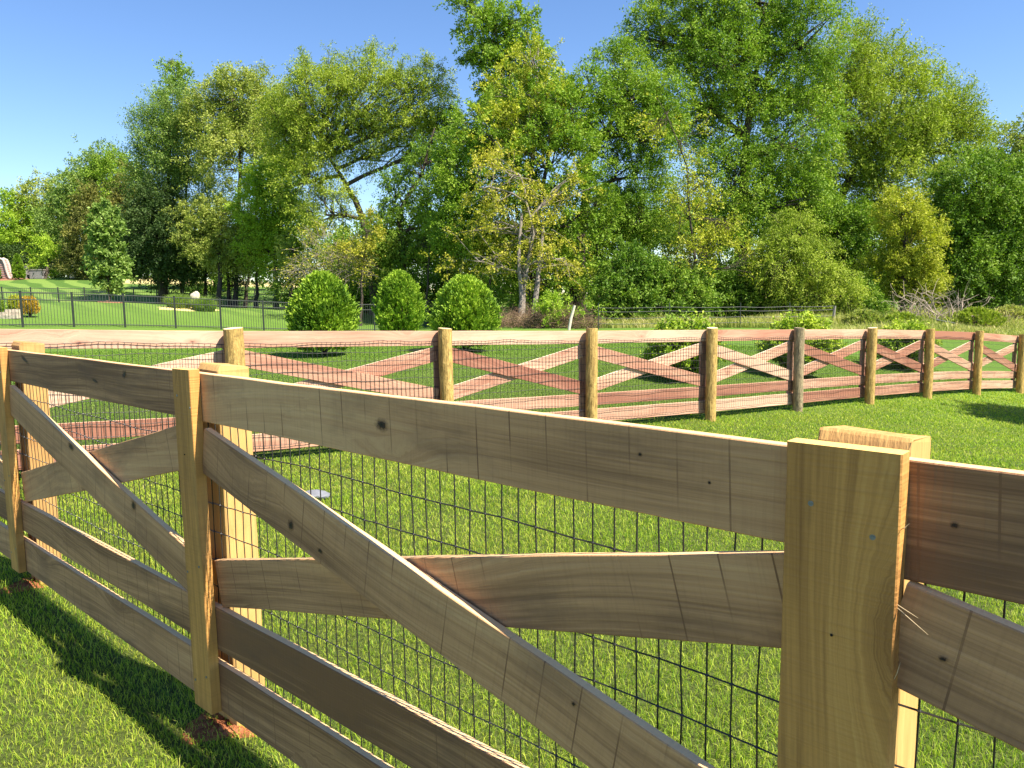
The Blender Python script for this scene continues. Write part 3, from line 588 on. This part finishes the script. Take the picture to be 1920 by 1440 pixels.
tree('broadleaf_tree', 'low spreading olive tree with several trunks near the boulder bed', 'tree', 410, 56, [(390, 395, 55, 26), (440, 420, 50, 40), (375, 440, 40, 40), (420, 470, 60, 36), (470, 455, 36, 40)], 'olive', 30000, lsize=.14, L=.8, droop=.35, spread=.08, lsc=.9, tr=.22, group=GR)
tree('broadleaf_tree', 'bright lime green tree behind the leftmost clipped bush', 'tree', 520, 54, [(510, 345, 42, 40), (500, 400, 52, 50), (540, 430, 48, 50), (505, 465, 45, 40)], 'lime', 30000, lsize=.15, L=.9, up=.4, spread=.09, lsc=.9, group=GR)
tree('evergreen_tree', 'nearly black evergreen between the sapling and the low olive tree', 'tree', 300, 58, [(290, 400, 40, 55), (320, 450, 60, 55), (265, 450, 36, 60), (350, 480, 40, 40), (285, 500, 45, 28)], 'dark', 36000, lsize=.17, L=.9, spread=.1, thr=-.6, tr=.26, group=GR)
tree('shrub', 'bare tan twiggy thicket between the lime tree and the forked tree', 'shrub', 615, 44, [(620, 470, 62, 42), (660, 500, 40, 40), (580, 500, 40, 34)], 'gold', 4500, lsize=.1, L=1.1, ntw=1., bark='barkpale', per=12, tr=.04)
tree('birch_tree', 'tall ragged topped tree with yellow green leaves at the middle of the row', 'tree', 990, 42, [(1000, 120, 42, 50), (1020, 180, 50, 45), (960, 170, 42, 50), (985, 240, 70, 45), (1040, 250, 55, 50), (930, 260, 55, 50)], 'yellow', 17000, dense_f=.9, trunk=[(985, 480), (995, 330), (1005, 180), (1010, 80)], lsize=.14, L=.9, up=.4, thr=-.05, spread=.08, bark='barkpale', tr=.2, group=GR)
tree('oak_tree', 'dark green tree top leaning left above the yellow green one', 'tree', 960, 47, [(885, 25, 36, 36), (920, 70, 42, 44), (960, 40, 36, 28), (935, 130, 45, 45), (1000, 210, 60, 50), (900, 110, 28, 22), (870, 0, 22, 20), (985, 110, 40, 40), (960, 190, 60, 50), (1040, 190, 40, 50), (930, 240, 50, 60)], 'green', 34000, trunk=[(985, 400), (960, 200), (910, 60)], lsize=.17, L=.9, thr=-.0, spread=.08, tr=.26, group=GR)
tree('maple_tree', 'golden leaved tree with pale twisting twigs at the centre of the row', 'tree', 975, 39, [(900, 340, 60, 45), (960, 320, 70, 50), (1040, 350, 65, 60), (930, 400, 75, 55), (1010, 430, 85, 60), (1060, 470, 50, 50), (890, 470, 60, 45), (980, 500, 80, 40)], 'gold', 14000, dense_f=.9, trunk=[(985, 520), (1000, 440), (975, 330)], lsize=.12, asp=.6, L=.9, thr=.0, spread=.08, ntw=.6, bark='barkpale', tr=.16, group=GR)
tree('broadleaf_tree', 'green tree seen through and behind the golden leaved tree', 'tree', 1000, 42, [(930, 330, 80, 70), (1040, 300, 80, 70), (885, 240, 42, 50), (1075, 225, 48, 55), (990, 200, 60, 50), (1110, 160, 30, 40), (860, 330, 40, 60), (1080, 400, 60, 80), (960, 440, 90, 70), (870, 420, 50, 70), (1020, 520, 90, 50)], 'green', 46000, lsize=.16, L=1., thr=-.1, tr=.2, group=GR)
tree('broadleaf_tree', 'green tree with thick dark trunk leaning right, centre right of the row', 'tree', 1085, 44, [(1160, 130, 46, 46), (1185, 190, 62, 50), (1140, 240, 55, 48), (1220, 250, 55, 50), (1250, 190, 36, 45), (1190, 320, 55, 50), (1150, 390, 50, 50), (1215, 400, 60, 55), (1160, 470, 60, 50)], 'green', 56000, trunk=[(1090, 420), (1105, 300), (1150, 220), (1185, 160)], tr=.34, lsize=.15, asp=.4, L=1.1, droop=.5, hang=.4, thr=-.15, spread=.09, group=GR)
tree('maple_tree', 'sparse golden budded tree in front of the tallest tree', 'tree', 1300, 39, [(1250, 215, 40, 36), (1285, 260, 42, 38), (1320, 330, 46, 45), (1290, 400, 45, 45), (1350, 400, 38, 40), (1340, 470, 60, 38), (1290, 480, 45, 40), (1390, 490, 34, 28)], 'yellow', 10000, dense_f=.9, lsize=.12, asp=.6, L=.9, per=20, thr=.1, ntw=.8, bark='bark', tr=.09, group=GR)
tree('elm_tree', 'tallest tree, huge dense green crown cut off by the top of the photo', 'tree', 1395, 46, [(1260, 50, 60, 62), (1320, 10, 75, 80), (1420, -20, 100, 80), (1510, 60, 70, 80), (1350, 110, 90, 70), (1450, 140, 95, 75), (1300, 170, 70, 70), (1390, 240, 90, 70), (1490, 250, 80, 75), (1370, 340, 70, 65), (1450, 370, 80, 70), (1330, 400, 50, 60), (1400, 460, 70, 50), (1210, 60, 28, 40)], 'green', 120000, trunk=[(1390, 440), (1400, 250), (1430, 60)], tr=.5, lsize=.15, asp=.45, L=1.2, droop=.35, hang=.3, thr=-.1, spread=.1, lsc=1.2, group=GR)
tree('elm_tree', 'wide wind swept yellow green tree sloping down to the right', 'tree', 1600, 50, [(1590, 120, 66, 62), (1660, 138, 58, 56), (1722, 198, 58, 56), (1775, 210, 44, 46), (1580, 220, 80, 65), (1670, 240, 80, 65), (1770, 270, 70, 60), (1815, 278, 28, 42), (1590, 320, 80, 60), (1690, 340, 80, 60), (1540, 400, 60, 60)], 'willow', 98000, trunk=[(1560, 420), (1600, 320), (1660, 230), (1680, 150)], tr=.4, lsize=.16, asp=.4, L=1.4, up=.5, droop=.1, thr=-.12, spread=.11, lsc=1.2, group=GR)
tree('broadleaf_tree', 'dark green layered tree filling the right edge above the weeds', 'tree', 1850, 46, [(1830, 350, 70, 55), (1890, 370, 55, 60), (1790, 420, 60, 50), (1860, 440, 75, 55), (1800, 500, 60, 50), (1890, 510, 60, 50), (1840, 550, 70, 34)], 'deep', 64000, lsize=.16, L=1.1, droop=.25, thr=-.2, spread=.1, tr=.3, group=GR)
tree('broadleaf_tree', 'greyish olive tree top at the far right edge of the sky', 'tree', 1910, 58, [(1905, 270, 40, 42), (1930, 320, 50, 50), (1890, 320, 28, 32), (1960, 270, 50, 50), (1990, 380, 70, 80)], 'olive', 17000, lsize=.19, L=1.1, group=GR)
tree('shrub', 'tall yellow green bushy tree above the dead branches', 'shrub', 1690, 42, [(1690, 400, 42, 42), (1710, 455, 50, 50), (1680, 510, 56, 46), (1720, 530, 44, 36)], 'yellow', 26000, lsize=.11, L=.8, up=.4, spread=.07, lsc=.8, thr=-.2)
tree('shrub', 'light green weeping shrub tree below the tallest tree', 'shrub', 1500, 40, [(1490, 440, 42, 45), (1460, 490, 48, 45), (1520, 500, 50, 45), (1560, 545, 52, 36), (1490, 550, 50, 36)], 'willow', 30000, lsize=.12, asp=.35, L=.9, up=.3, droop=.7, hang=.5, spread=.07, lsc=.8)
tree('shrub', 'leafy green thicket behind the wire fence', 'shrub', 1220, 39, [(1180, 520, 50, 50), (1230, 540, 50, 40), (1280, 550, 50, 40), (1210, 580, 60, 28), (1150, 560, 34, 34)], 'deep', 26000, lsize=.15, L=.8, spread=.08, lsc=.8)
tree('shrub', 'dark leafy thicket left of the wooden wire fence post', 'shrub', 1420, 41, [(1350, 550, 50, 36), (1420, 540, 50, 50), (1390, 590, 60, 22), (1600, 565, 50, 30)], 'deep', 22000, lsize=.15, L=.8, spread=.08, lsc=.8)
tree('shrub', 'shaded dark thicket filling the gap behind the three clipped bushes', 'shrub', 690, 52, [(580, 545, 60, 34), (660, 560, 60, 34), (740, 555, 60, 36), (820, 555, 60, 40), (900, 560, 50, 40)], 'deep', 26000, lsize=.17, L=.9, spread=.1, lsc=.9)
tree('shrub', 'dense green undergrowth below the wide wind swept tree', 'shrub', 1600, 48, [(1560, 440, 60, 60), (1640, 440, 70, 60), (1600, 520, 80, 50), (1760, 540, 60, 40), (1500, 380, 60, 60)], 'green', 34000, lsize=.16, L=1., spread=.1)
# slim stems of the understorey behind the clipped bushes
for k, (x, h, dx) in enumerate(((640, 470, -8), (675, 430, 12), (800, 400, 10), (845, 420, -14), (880, 450, 8), (915, 430, 14), (1060, 400, 8), (1125, 380, -10), (1265, 420, 8), (460, 470, 10), (430, 480, -6), (385, 470, 4), (480, 450, 8), (340, 480, 4), (310, 490, -4), (545, 470, 6))):
    tree('slim_tree', 'slim dark stemmed tree in the shade, %s' % ('behind the leftmost clipped bush', 'left of the willow trunk', 'behind the gap between middle and right clipped bushes', 'behind the right clipped bush, leaning left', 'over the top of the right clipped bush', 'just right of the right clipped bush', 'right of the pale twin trunks', 'behind the leaning white post', 'left of the sparse golden tree', 'left of the lime tree trunk', 'right of the boulder bed', 'behind the boulder bed', 'among the trunks left of the lime tree', 'left of the boulder bed', 'right of the sapling', 'left of the leftmost clipped bush')[k], 'tree', x, (46, 44, 45, 43, 44, 41, 43, 42, 42, 60, 58, 60, 57, 61, 62, 52)[k], [(x+dx, h, 24, 30), (x-dx, h+50, 20, 24)], ('deep', 'gold', 'green', 'green', 'gold', 'yellow', 'green', 'green', 'deep', 'dark', 'dark', 'dark', 'olive', 'dark', 'dark', 'olive')[k], 2600, trunk=[(x+dx*.2, 540), (x+dx, h)], tr=.1 if k < 9 else .2, lsize=.13, L=.7, group='slim understorey trees')
for k, (x, d) in enumerate(((975, 38.6), (1000, 38.8), (1068, 42))):
    rg = np.random.default_rng(k); b = GP(x, d); mb = MB(); tpx = (978, 1018, 1085)[k]
    mb.tube(wiggle(b-UPV*.2, P(tpx, 400, d+.5), 9, .12, rg), np.linspace((.14, .17, .24)[k], .07, 9), 10, False)
    root = empty('tree_trunk', tuple(b), ('pale trunk leaning close beside a thicker twin trunk', 'thicker of the two pale twin trunks behind the brush', 'stout dark trunk right of the pale twin trunks')[k], 'tree')
    mb.build('trunk', M['barkpale' if k < 2 else 'bark'], root, True)
# distant wood closing the gaps low down
fo = Foliage(); rg = np.random.default_rng(77)
for k in range(120):
    px = -300+(k % 60)*42+rg.uniform(-20, 20); d = 66+rg.uniform(-3, 10)+(40 if px < 270 else 0)
    C = P(px, 535-rg.uniform(0, 30)-(k//60)*(50+(40 if px > 1080 else 0)), d); kk = d/F
    if (430 < px < 580 or 250 < px < 330) and k < 60: continue
    sprays(fo, None, C, np.array([48*kk, 1.8, rg.uniform(30, 55)*kk]), 2300, .3, .55, rg, L=1., spread=.2, thr=-.5)
tag(link('distant_wood', fo.mesh('distant_wood'), LM['deep']), 'shaded green wood far behind the tree row', 'wood', kind='stuff')
# ---------------------------------------------------------------- clipped arborvitae bushes
def egg(name, label, cat, px, d, wpx, ytop, leaf, n, group=None, lsize=.075, seed=1, bottom=.12, narrow=.0, asp=.5, upk=1.2):
    rg = np.random.default_rng(seed); b = GP(px, d); H = P(px, ytop, d)[2]-b[2]; W_ = wpx*d/F/2*.78
    root = empty(name, tuple(b), label, cat, group); fo = Foliage(); ns = n//18
    s = rg.random(ns)**.85; a = rg.uniform(0, 2*math.pi, ns); prof = (1-s**(3.-narrow))**(.6+.3*narrow)*(.66+.34*np.minimum(1, s/.28))*(1-narrow*s*.45)
    ph = rg.uniform(0, 6, 4); lum = (1+.16*rg.random(ns)**7)*(1+.05*np.sin(2*a+5*s+ph[2]))+.07*np.sin(4*a+7*s+ph[0])+.07*np.sin(9*a-11*s+ph[1])+.09*np.sin(17*a+4*s+ph[2])*np.sin(13*s+5*a+ph[3])
    rr = W_*prof*lum*(.52+.48*rg.random(ns)**.7); o = np.stack([rr*np.cos(a), rr*np.sin(a), bottom+s*(H-bottom)*.95], 1)+b
    od = np.stack([np.cos(a), np.sin(a), np.zeros(ns)], 1); w = nrm(od*.75+UPV*upk*(.4+s)[:, None]+rdir(ns, rg)*.35)
    per = 14; sl_ = rg.random((ns, per)); Pp = o[:, None]+w[:, None]*(sl_*.17)[..., None]+rg.normal(0, .02, (ns, per, 3)); Pp = Pp.reshape(-1, 3)
    ax_ = nrm(np.repeat(w, per, 0)+rdir(len(Pp), rg)*.6); sz = lsize*rg.uniform(.6, 1.3, len(Pp)); bb = nrm(np.cross(ax_, rdir(len(Pp), rg)))
    fo.add(Pp, ax_*sz[:, None], bb*(sz*asp/2)[:, None]); link('foliage', fo.mesh('foliage'), LM[leaf], root)
    tw = MB()
    for k in range(46):
        a_ = rg.uniform(0, 6.28); e = b+np.array([math.cos(a_)*W_*.6, math.sin(a_)*W_*.6, rg.uniform(.15, .75)*H]); tw.tube(wiggle(b+UPV*rg.uniform(0, .3), e, 4, .05, rg), [.03, .02, .012, .006], 5, False)
    link('stems', tw.mesh('stems'), M['bark'], root); return root
GB = 'clipped evergreen bushes by the black metal fence'
egg('evergreen_bush', 'largest clipped egg shaped evergreen bush, leftmost of the three', 'bush', 606, 18, 136, 518, 'arbor', 62000, GB, seed=1)
egg('evergreen_bush', 'clipped evergreen bush standing behind the black metal fence, middle of the three', 'bush', 750, 30, 106, 511, 'arbor', 48000, GB, seed=2, lsize=.09)
egg('evergreen_bush', 'clipped egg shaped evergreen bush, rightmost of the three', 'bush', 872, 18.5, 138, 525, 'arbor', 58000, GB, seed=3)
egg('conical_shrub', 'conical shrub cut by the left photo edge on the hill', 'shrub', -5, 86, 28, 476, 'green', 9000, 'conical shrubs by the play ladder', lsize=.2, narrow=.9, seed=4)
egg('conical_shrub', 'conical shrub between the play ladder and the grey boxes', 'shrub', 42, 86, 26, 479, 'green', 9000, 'conical shrubs by the play ladder', lsize=.2, narrow=.9, seed=5)
egg('shrub', 'rounded orange shrub beside the stone steps', 'shrub', 57, 36, 34, 561, 'orange', 7000, None, lsize=.07, seed=6)
egg('shrub', 'yellow shrub directly behind the stone steps', 'shrub', 32, 37.5, 30, 559, 'yellow', 6000, None, lsize=.07, seed=7)
egg('shrub', 'dark low shrub at the left photo edge next to the stone steps', 'shrub', 0, 36, 18, 566, 'green', 4000, None, lsize=.07, seed=8)
def lowshrub(label, px, d, wpx, ytop, seed):
    rg = np.random.default_rng(seed); b = GP(px, d); H = P(px, ytop, d)[2]-b[2]; W_ = wpx*d/F/2*.86
    root = empty('low_shrub', tuple(b), label, 'shrub', 'low spreading shrubs behind the far fence'); fo = Foliage(); tw = MB()
    for k in range(150):
        a = rg.uniform(0, 6.28); e = rg.uniform(.1, 1.)**.6; L = 1.; tip = b+np.array([math.cos(a)*W_*e, math.sin(a)*W_*e, H*(1.06-.62*e**2.6)*rg.uniform(.7, 1.05)]); st = b+np.array([math.cos(a), math.sin(a), 0])*.12
        mid = (st+tip)/2+UPV*.14*H; s = np.linspace(0, 1, 9)[:, None]; path = (1-s)**2*st+2*s*(1-s)*mid+s*s*tip; tw.tube(path, np.linspace(.012, .003, 9), 4, False)
        n = 120; u = rg.random(n)**.6; c = (1-u[:, None])**2*st+2*u[:, None]*(1-u[:, None])*mid+u[:, None]**2*tip+rg.normal(0, .045, (n, 3)); ax_ = nrm(rdir(n, rg)+np.array([math.cos(a), math.sin(a), .3])*.9)
        sz = rg.uniform(.05, .1, n); bb = nrm(np.cross(ax_, nrm(rdir(n, rg)*.7+UPV))); fo.add(c, ax_*sz[:, None], bb*(sz*.3)[:, None])
    link('foliage', fo.mesh('foliage'), LM['shrub'], root); link('stems', tw.mesh('stems'), M['bark'], root)
lowshrub('low spreading light green shrub behind the far fence, leftmost of the low ones', 1285, 15.6, 180, 594, 1)
lowshrub('widest low spreading yellow green shrub, behind the grey weathered post', 1500, 17.2, 190, 592, 2)
lowshrub('low spreading yellow green shrub behind the far fence, rightmost of the low ones', 1700, 19.4, 150, 606, 3)
# ---------------------------------------------------------------- black metal picket fences on the left
def picket_fence(pts, label, step, hgt, psz, name='metal_fence'):
    """pts: ground points of the posts"""
    root = empty(name, tuple(pts[0]), label, 'fence')
    for k, p in enumerate(pts):
        mb = MB(); mb.box((p[0], p[1], p[2]+hgt/2+.02), (psz/2, psz/2, hgt/2+.02)); mb.box((p[0], p[1], p[2]+hgt+.05), (psz*.6, psz*.6, .012)); mb.build('post', M['iron'], root)
    for k in range(len(pts)-1):
        A, B = pts[k], pts[k+1]; x = unit(B-A); mb = MB(); L = np.linalg.norm(B-A); n = int(L/step)
        for z in (hgt-.02, hgt-.30, .12): mb.tube([A+UPV*z, B+UPV*z], .019, 4)
        for j in range(1, n):
            q = A+(B-A)*j/n; mb.tube([q+UPV*.05, q+UPV*(hgt-.02)], .0105, 4)
        mb.build('picket_panel', M['iron'], root)
    return root
xs1 = [-145, -55, 42, 138, 234, 329, 414, 494, 568, 637, 702, 762, 818, 870]
picket_fence([GP(x, 32+(x-42)*9/660) for x in xs1], 'black metal picket fence crossing the striped lawn behind the clipped bushes', .115, 1.45, .07)
xs2 = [-50, 8, 62, 113, 162, 209, 254, 297, 345, 391, 436, 480, 522]
picket_fence([GP(x, 53+(x-8)*7/290 if x < 300 else 60+(x-300)*2/200) for x in xs2], 'more distant black metal picket fence below the hill, behind the sapling', .125, 1.45, .07)
# ---------------------------------------------------------------- wire fence and posts at the right background
wf = [(1122, 34), (1255, 34.5), (1388, 35), (1480, 35.5), (1562, 36)]; fp = [GP(x, d) for x, d in wf]
root = empty('wire_fence', tuple(fp[2]), 'thin old wire farm fence in front of the dark thicket', 'fence')
for k, p in enumerate(fp):
    mb = MB(); r = .022 if k < 4 else .07; hh = 1.15 if k < 4 else .95
    mb.tube(wiggle(p-UPV*.1, p+UPV*hh+np.array([.0 if k < 4 else .06, 0, 0]), 5, .01, rng), r*np.linspace(1, .85, 5), 6); mb.build('post', M['iron'] if k < 4 else M['greywood'], root)
for z in (1.05, .78, .5, .25):
    mb = MB()
    for k in range(4): mb.tube(wiggle(fp[k]+UPV*min(z, .95), fp[k+1]+UPV*min(z, .95), 6, .01, rng, -.03), .012, 4, False)
    mb.build('wire', M['iron'], root)
b = GP(1066, 33.5); mb = MB(); mb.tube([b-UPV*.1, b+np.array([.10, 0, .5]), b+np.array([.27, 0, 1.08])], [.06, .065, .055], 7); tag(mb.build('leaning_post', M['whitewood']), 'pale weathered wooden post leaning right beside the brush', 'post')
# ---------------------------------------------------------------- brush piles and dead branches
def brush(name, label, px, d, wpx, ytop, mat, n, r0, seed, spread=1., green=None, gl=0, arch=.6):
    rg = np.random.default_rng(seed); b = GP(px, d); H = P(px, ytop, d)[2]-b[2]; W_ = wpx*d/F/2; mb = MB(); root = empty(name, tuple(b), label, 'branches')
    for k in range(n):
        s = b+np.array([rg.uniform(-1, 1)*W_*.8, rg.uniform(-1, 1)*W_*.5, rg.uniform(-.05, .3)*H]); dr = nrm(np.array([[rg.normal(0, 1), rg.normal(0, .7), rg.uniform(.0, 1.)*arch]]))[0]
        L = rg.uniform(.3, 1.)*min(W_, 1.6)*spread; e = s+dr*L; e[2] = min(e[2], b[2]+H*rg.uniform(.6, 1.05)); p = wiggle(s, e, 6, .12*L, rg, .1*L)
        r = r0*rg.uniform(.4, 1.2); mb.tube(p, np.linspace(r, r*.25, 6), 4, False)
        for j in range(2):
            q = p[rg.integers(1, 5)]; mb.tube(wiggle(q, q+rdir(1, rg)[0]*L*.4+UPV*.1*L, 4, .05*L, rg), np.linspace(r*.5, r*.15, 4), 3, False)
    mb.build('twigs', M[mat], root)
    if green:
        fo = Foliage()
        for k in range(7): sprays(fo, None, b+np.array([rg.uniform(-.8, .8)*W_, rg.uniform(-.4, .4), H*rg.uniform(.4, .8)]), np.array([W_*.3, .5, H*.35]), gl//7, .11, .5, rg, L=.5, thr=-.2, spread=.06)
        link('regrowth', fo.mesh('regrowth'), LM[green], root)
brush('brush_pile', 'heap of brown cut brush at the foot of the pale twin trunks', 985, 36.5, 150, 566, 'browntwig', 420, .014, 1)
brush('brush_pile', 'brown brush heap with green regrowth left of the leaning post', 1060, 36, 110, 556, 'browntwig', 300, .014, 2, green='lime', gl=5200)
brush('brush_pile', 'small brown brush heap right of the leaning post', 1100, 35, 60, 580, 'browntwig', 120, .013, 3)
brush('dead_branches', 'tangle of bleached bare branches sticking up from the weeds', 1748, 36.5, 130, 536, 'twig', 60, .030, 4, spread=1.45, arch=2.2)
brush('dead_branches', 'flat heap of grey bare twigs in the weeds at the right edge', 1870, 37, 110, 578, 'twig', 150, .014, 5)
b = GP(1752, 33.5); mb = MB(); mb.tube([b, b+UPV*.58], .025, 8); mb.tube([b+UPV*.58, b+np.array([.35, .0, .5]), b+np.array([.9, .0, .40])], [.05, .045, .03], 8); mb.tube([b+np.array([.35, .0, .5]), b+np.array([.2, .1, 0])], .018, 6)
tag(mb.build('metal_stand', M['iron']), 'small black stand with a sloping arm among the weeds', 'stand')
# ---------------------------------------------------------------- tall weeds on the right and along the trees
def px_region(n, x0, x1, d0, d1):
    px = rng.uniform(x0, x1, n); d = rng.uniform(d0, d1, n); X = (px-960)/F*d; return X, d
X1, Y1 = px_region(42000, 1540, 2150, 31, 46); X2, Y2 = px_region(16000, 1090, 1570, 35, 41); X3, Y3 = px_region(6000, 900, 1120, 37.5, 41)
Xa = np.concatenate([X1, X2, X3]); Ya = np.concatenate([Y1, Y2, Y3]); cl = np.sin(Xa*.9+np.sin(Ya*.7)*2)*.5+.5
ha = (.28+.55*cl*rng.random(len(Xa)))*np.where(np.arange(len(Xa)) < 42000, 1, .75)*np.where(rng.random(len(Xa)) < .04, 1.5, 1); V, q, t = blades(Xa, Ya, ha, rng.uniform(.02, .05, len(Xa)), rng.uniform(.1, .7, len(Xa)))
tag(link('tall_weeds', np_mesh('tall_weeds', V, q, t), LM['weed']), 'rough tall weeds and dry grass below the tree row', 'weeds', kind='stuff')
for k, (px, d, wp, yt, lf) in enumerate(((1620, 35, 90, 588, 'weed'), (1830, 35.5, 110, 582, 'willow'), (1895, 37, 90, 578, 'weed'), (1690, 34, 80, 592, 'willow'))):
    egg('bramble', ('dry pale bramble clump right of the wooden wire fence post', 'green bramble mound below the dark layered tree', 'pale bramble mound at the right photo edge', 'low green bramble left of the dead branches')[k], 'bramble', px, d, wp, yt, lf, 7000, 'brambles among the weeds', lsize=.11, seed=30+k, bottom=.02)
# ---------------------------------------------------------------- garden things on the hill
b = GP(17, 88)
root = empty('play_ladder', tuple(b), 'off white curved play ladder with reddish rungs on the left hill', 'play ladder')
k = 88/F; prof = [(-11, 37), (-4, 39), (2, 36), (5, 27), (7, 15), (10, 5), (13, 0)]
for s in (-.35, .35):
    mb = MB(); mb.tube([b+np.array([x*k, s, z*k]) for x, z in prof], .13, 8); mb.build('side_rail', M['slidewhite'], root)
mb = MB()
for z in range(3, 36, 4): x = np.interp(z, [0, 5, 15, 27, 36], [13, 10, 7, 5, 2]); mb.box(b+np.array([(x-7)*k, 0, z*k]), (.40, .33, .045))
mb.build('rungs', M['slidered'], root)
mb = MB()
for z in range(3, 36, 4): x = np.interp(z, [0, 5, 15, 27, 36], [13, 10, 7, 5, 2]); mb.box(b+np.array([(x-7)*k, 0, z*k+.12]), (.38, .30, .07))
mb.build('panels', M['slidewhite'], root)
for (x0, x1, zt, lab) in ((51, 60, 27, 'tall narrow grey panel box beside the conical shrub'), (67, 90, 17, 'wide low grey panel box at the right of the play area')):
    d = 88; k = d/F; c = GP((x0+x1)/2, d); root = empty('panel_box', tuple(c), lab, 'box', 'grey boxes on the hill'); w = (x1-x0)*k/2; h = zt*k
    mb = MB(); mb.box(c+UPV*h*.45, (w, .45, h*.45)); mb.build('side_panels', M['resin'], root); mb = MB(); mb.box(c+UPV*(h*.96), (w+.06, .5, .06)); mb.build('rim', M['greywood'], root)
mound('mulch_bed', GP(30, 88.5), 3.6, .12, M['mulch'], 'reddish mulch bed under the conical shrubs on the hill', 'mulch', seed=5)
mound('mulch_ring', GP(209, 45.8), .8, .06, M['mulch'], 'small mulch ring around the lone sapling', 'mulch', seed=6)
c = GP(143, 86); rock('ball', c+UPV*.35, (.34, .34, .34), M['slidewhite'], 'white ball lying in the shade at the top of the hill lawn', 'ball')
root = empty('stone_steps', tuple(GP(18, 35)), 'pale stone steps at the left edge between small shrubs', 'steps'); b = GP(18, 35)
for j, (w, dy, h) in enumerate(((.46, 0, .16), (.40, .25, .30), (.3, .5, .42))):
    mb = MB(); mb.box(b+np.array([-j*.06, dy, h/2]), (w, .16, h/2)); mb.build('step', M['stone'], root)
c = GP(357, 45.5); mound('sand_bed', c, 1.75, .07, M['sand'], 'sandy island bed under the ornamental grasses', 'bed', seed=9)
rock('boulder', c+np.array([.1, .7, .62]), (.30, .3, .42), M['stone'], 'pale rounded boulder between two clumps of ornamental grass', 'boulder', seed=8)
rock('boulder', c+np.array([.65, .5, .3]), (.34, .3, .34), M['stone'], 'lower pale boulder right of the rounded one in the grass bed', 'boulder', seed=12)
for x, w, lab in ((337, .75, 'left clump of feathery ornamental grass in the sandy bed'), (384, .75, 'right clump of feathery ornamental grass in the sandy bed')):
    c = GP(x, 45); n = 5200; a = rng.uniform(0, 6.28, n); r = rng.random(n)**.5*w*.75; root = empty('ornamental_grass', tuple(c), lab, 'grass clump', 'ornamental grass clumps')
    V, q, t = blades(c[0]+r*np.cos(a), c[1]+r*np.sin(a), rng.uniform(.6, 1.1, n)*(1-.55*(r/(w*.75))**2), rng.uniform(.015, .035, n), rng.uniform(.1, .75, n)+.5*r/w); link('blades', np_mesh('blades', V, q, t), LM['ornamental'], root)
# tree outside the right edge, whose shadow reaches into the lawn
tp = P(1932, 758, 13.9); c = np.array([tp[0], tp[1], gz(tp[0], tp[1])])+np.array([sd[0], sd[1], 0])/sd[2]*3.0
root = empty('garden_tree', (c[0], c[1], gz(c[0], c[1])), 'small round garden tree outside the right edge that shades the lawn', 'tree'); fo = Foliage(); tw = MB(); rg = np.random.default_rng(5)
b0 = np.array([c[0], c[1], gz(c[0], c[1])]); cc = b0+UPV*3.0
sprays(fo, tw, cc+np.array([.9, 0, 0]), np.array([1.7, 2.0, .9]), 42000, .12, .6, rg, L=.4, thr=-3, spread=.07, core=.05); sprays(fo, tw, cc+np.array([-.3, 0, 0]), np.array([.6, .4, .32]), 6000, .12, .6, rg, L=.3, thr=-3, spread=.07, core=.05)
tw.tube([b0-UPV*.2, b0+UPV*1.5, cc], [.11, .09, .05], 8); link('crown', fo.mesh('crown'), LM['green'], root); link('trunk', tw.mesh('trunk'), M['bark'], root)
S.cycles.max_bounces = 8; S.cycles.transparent_max_bounces = 8
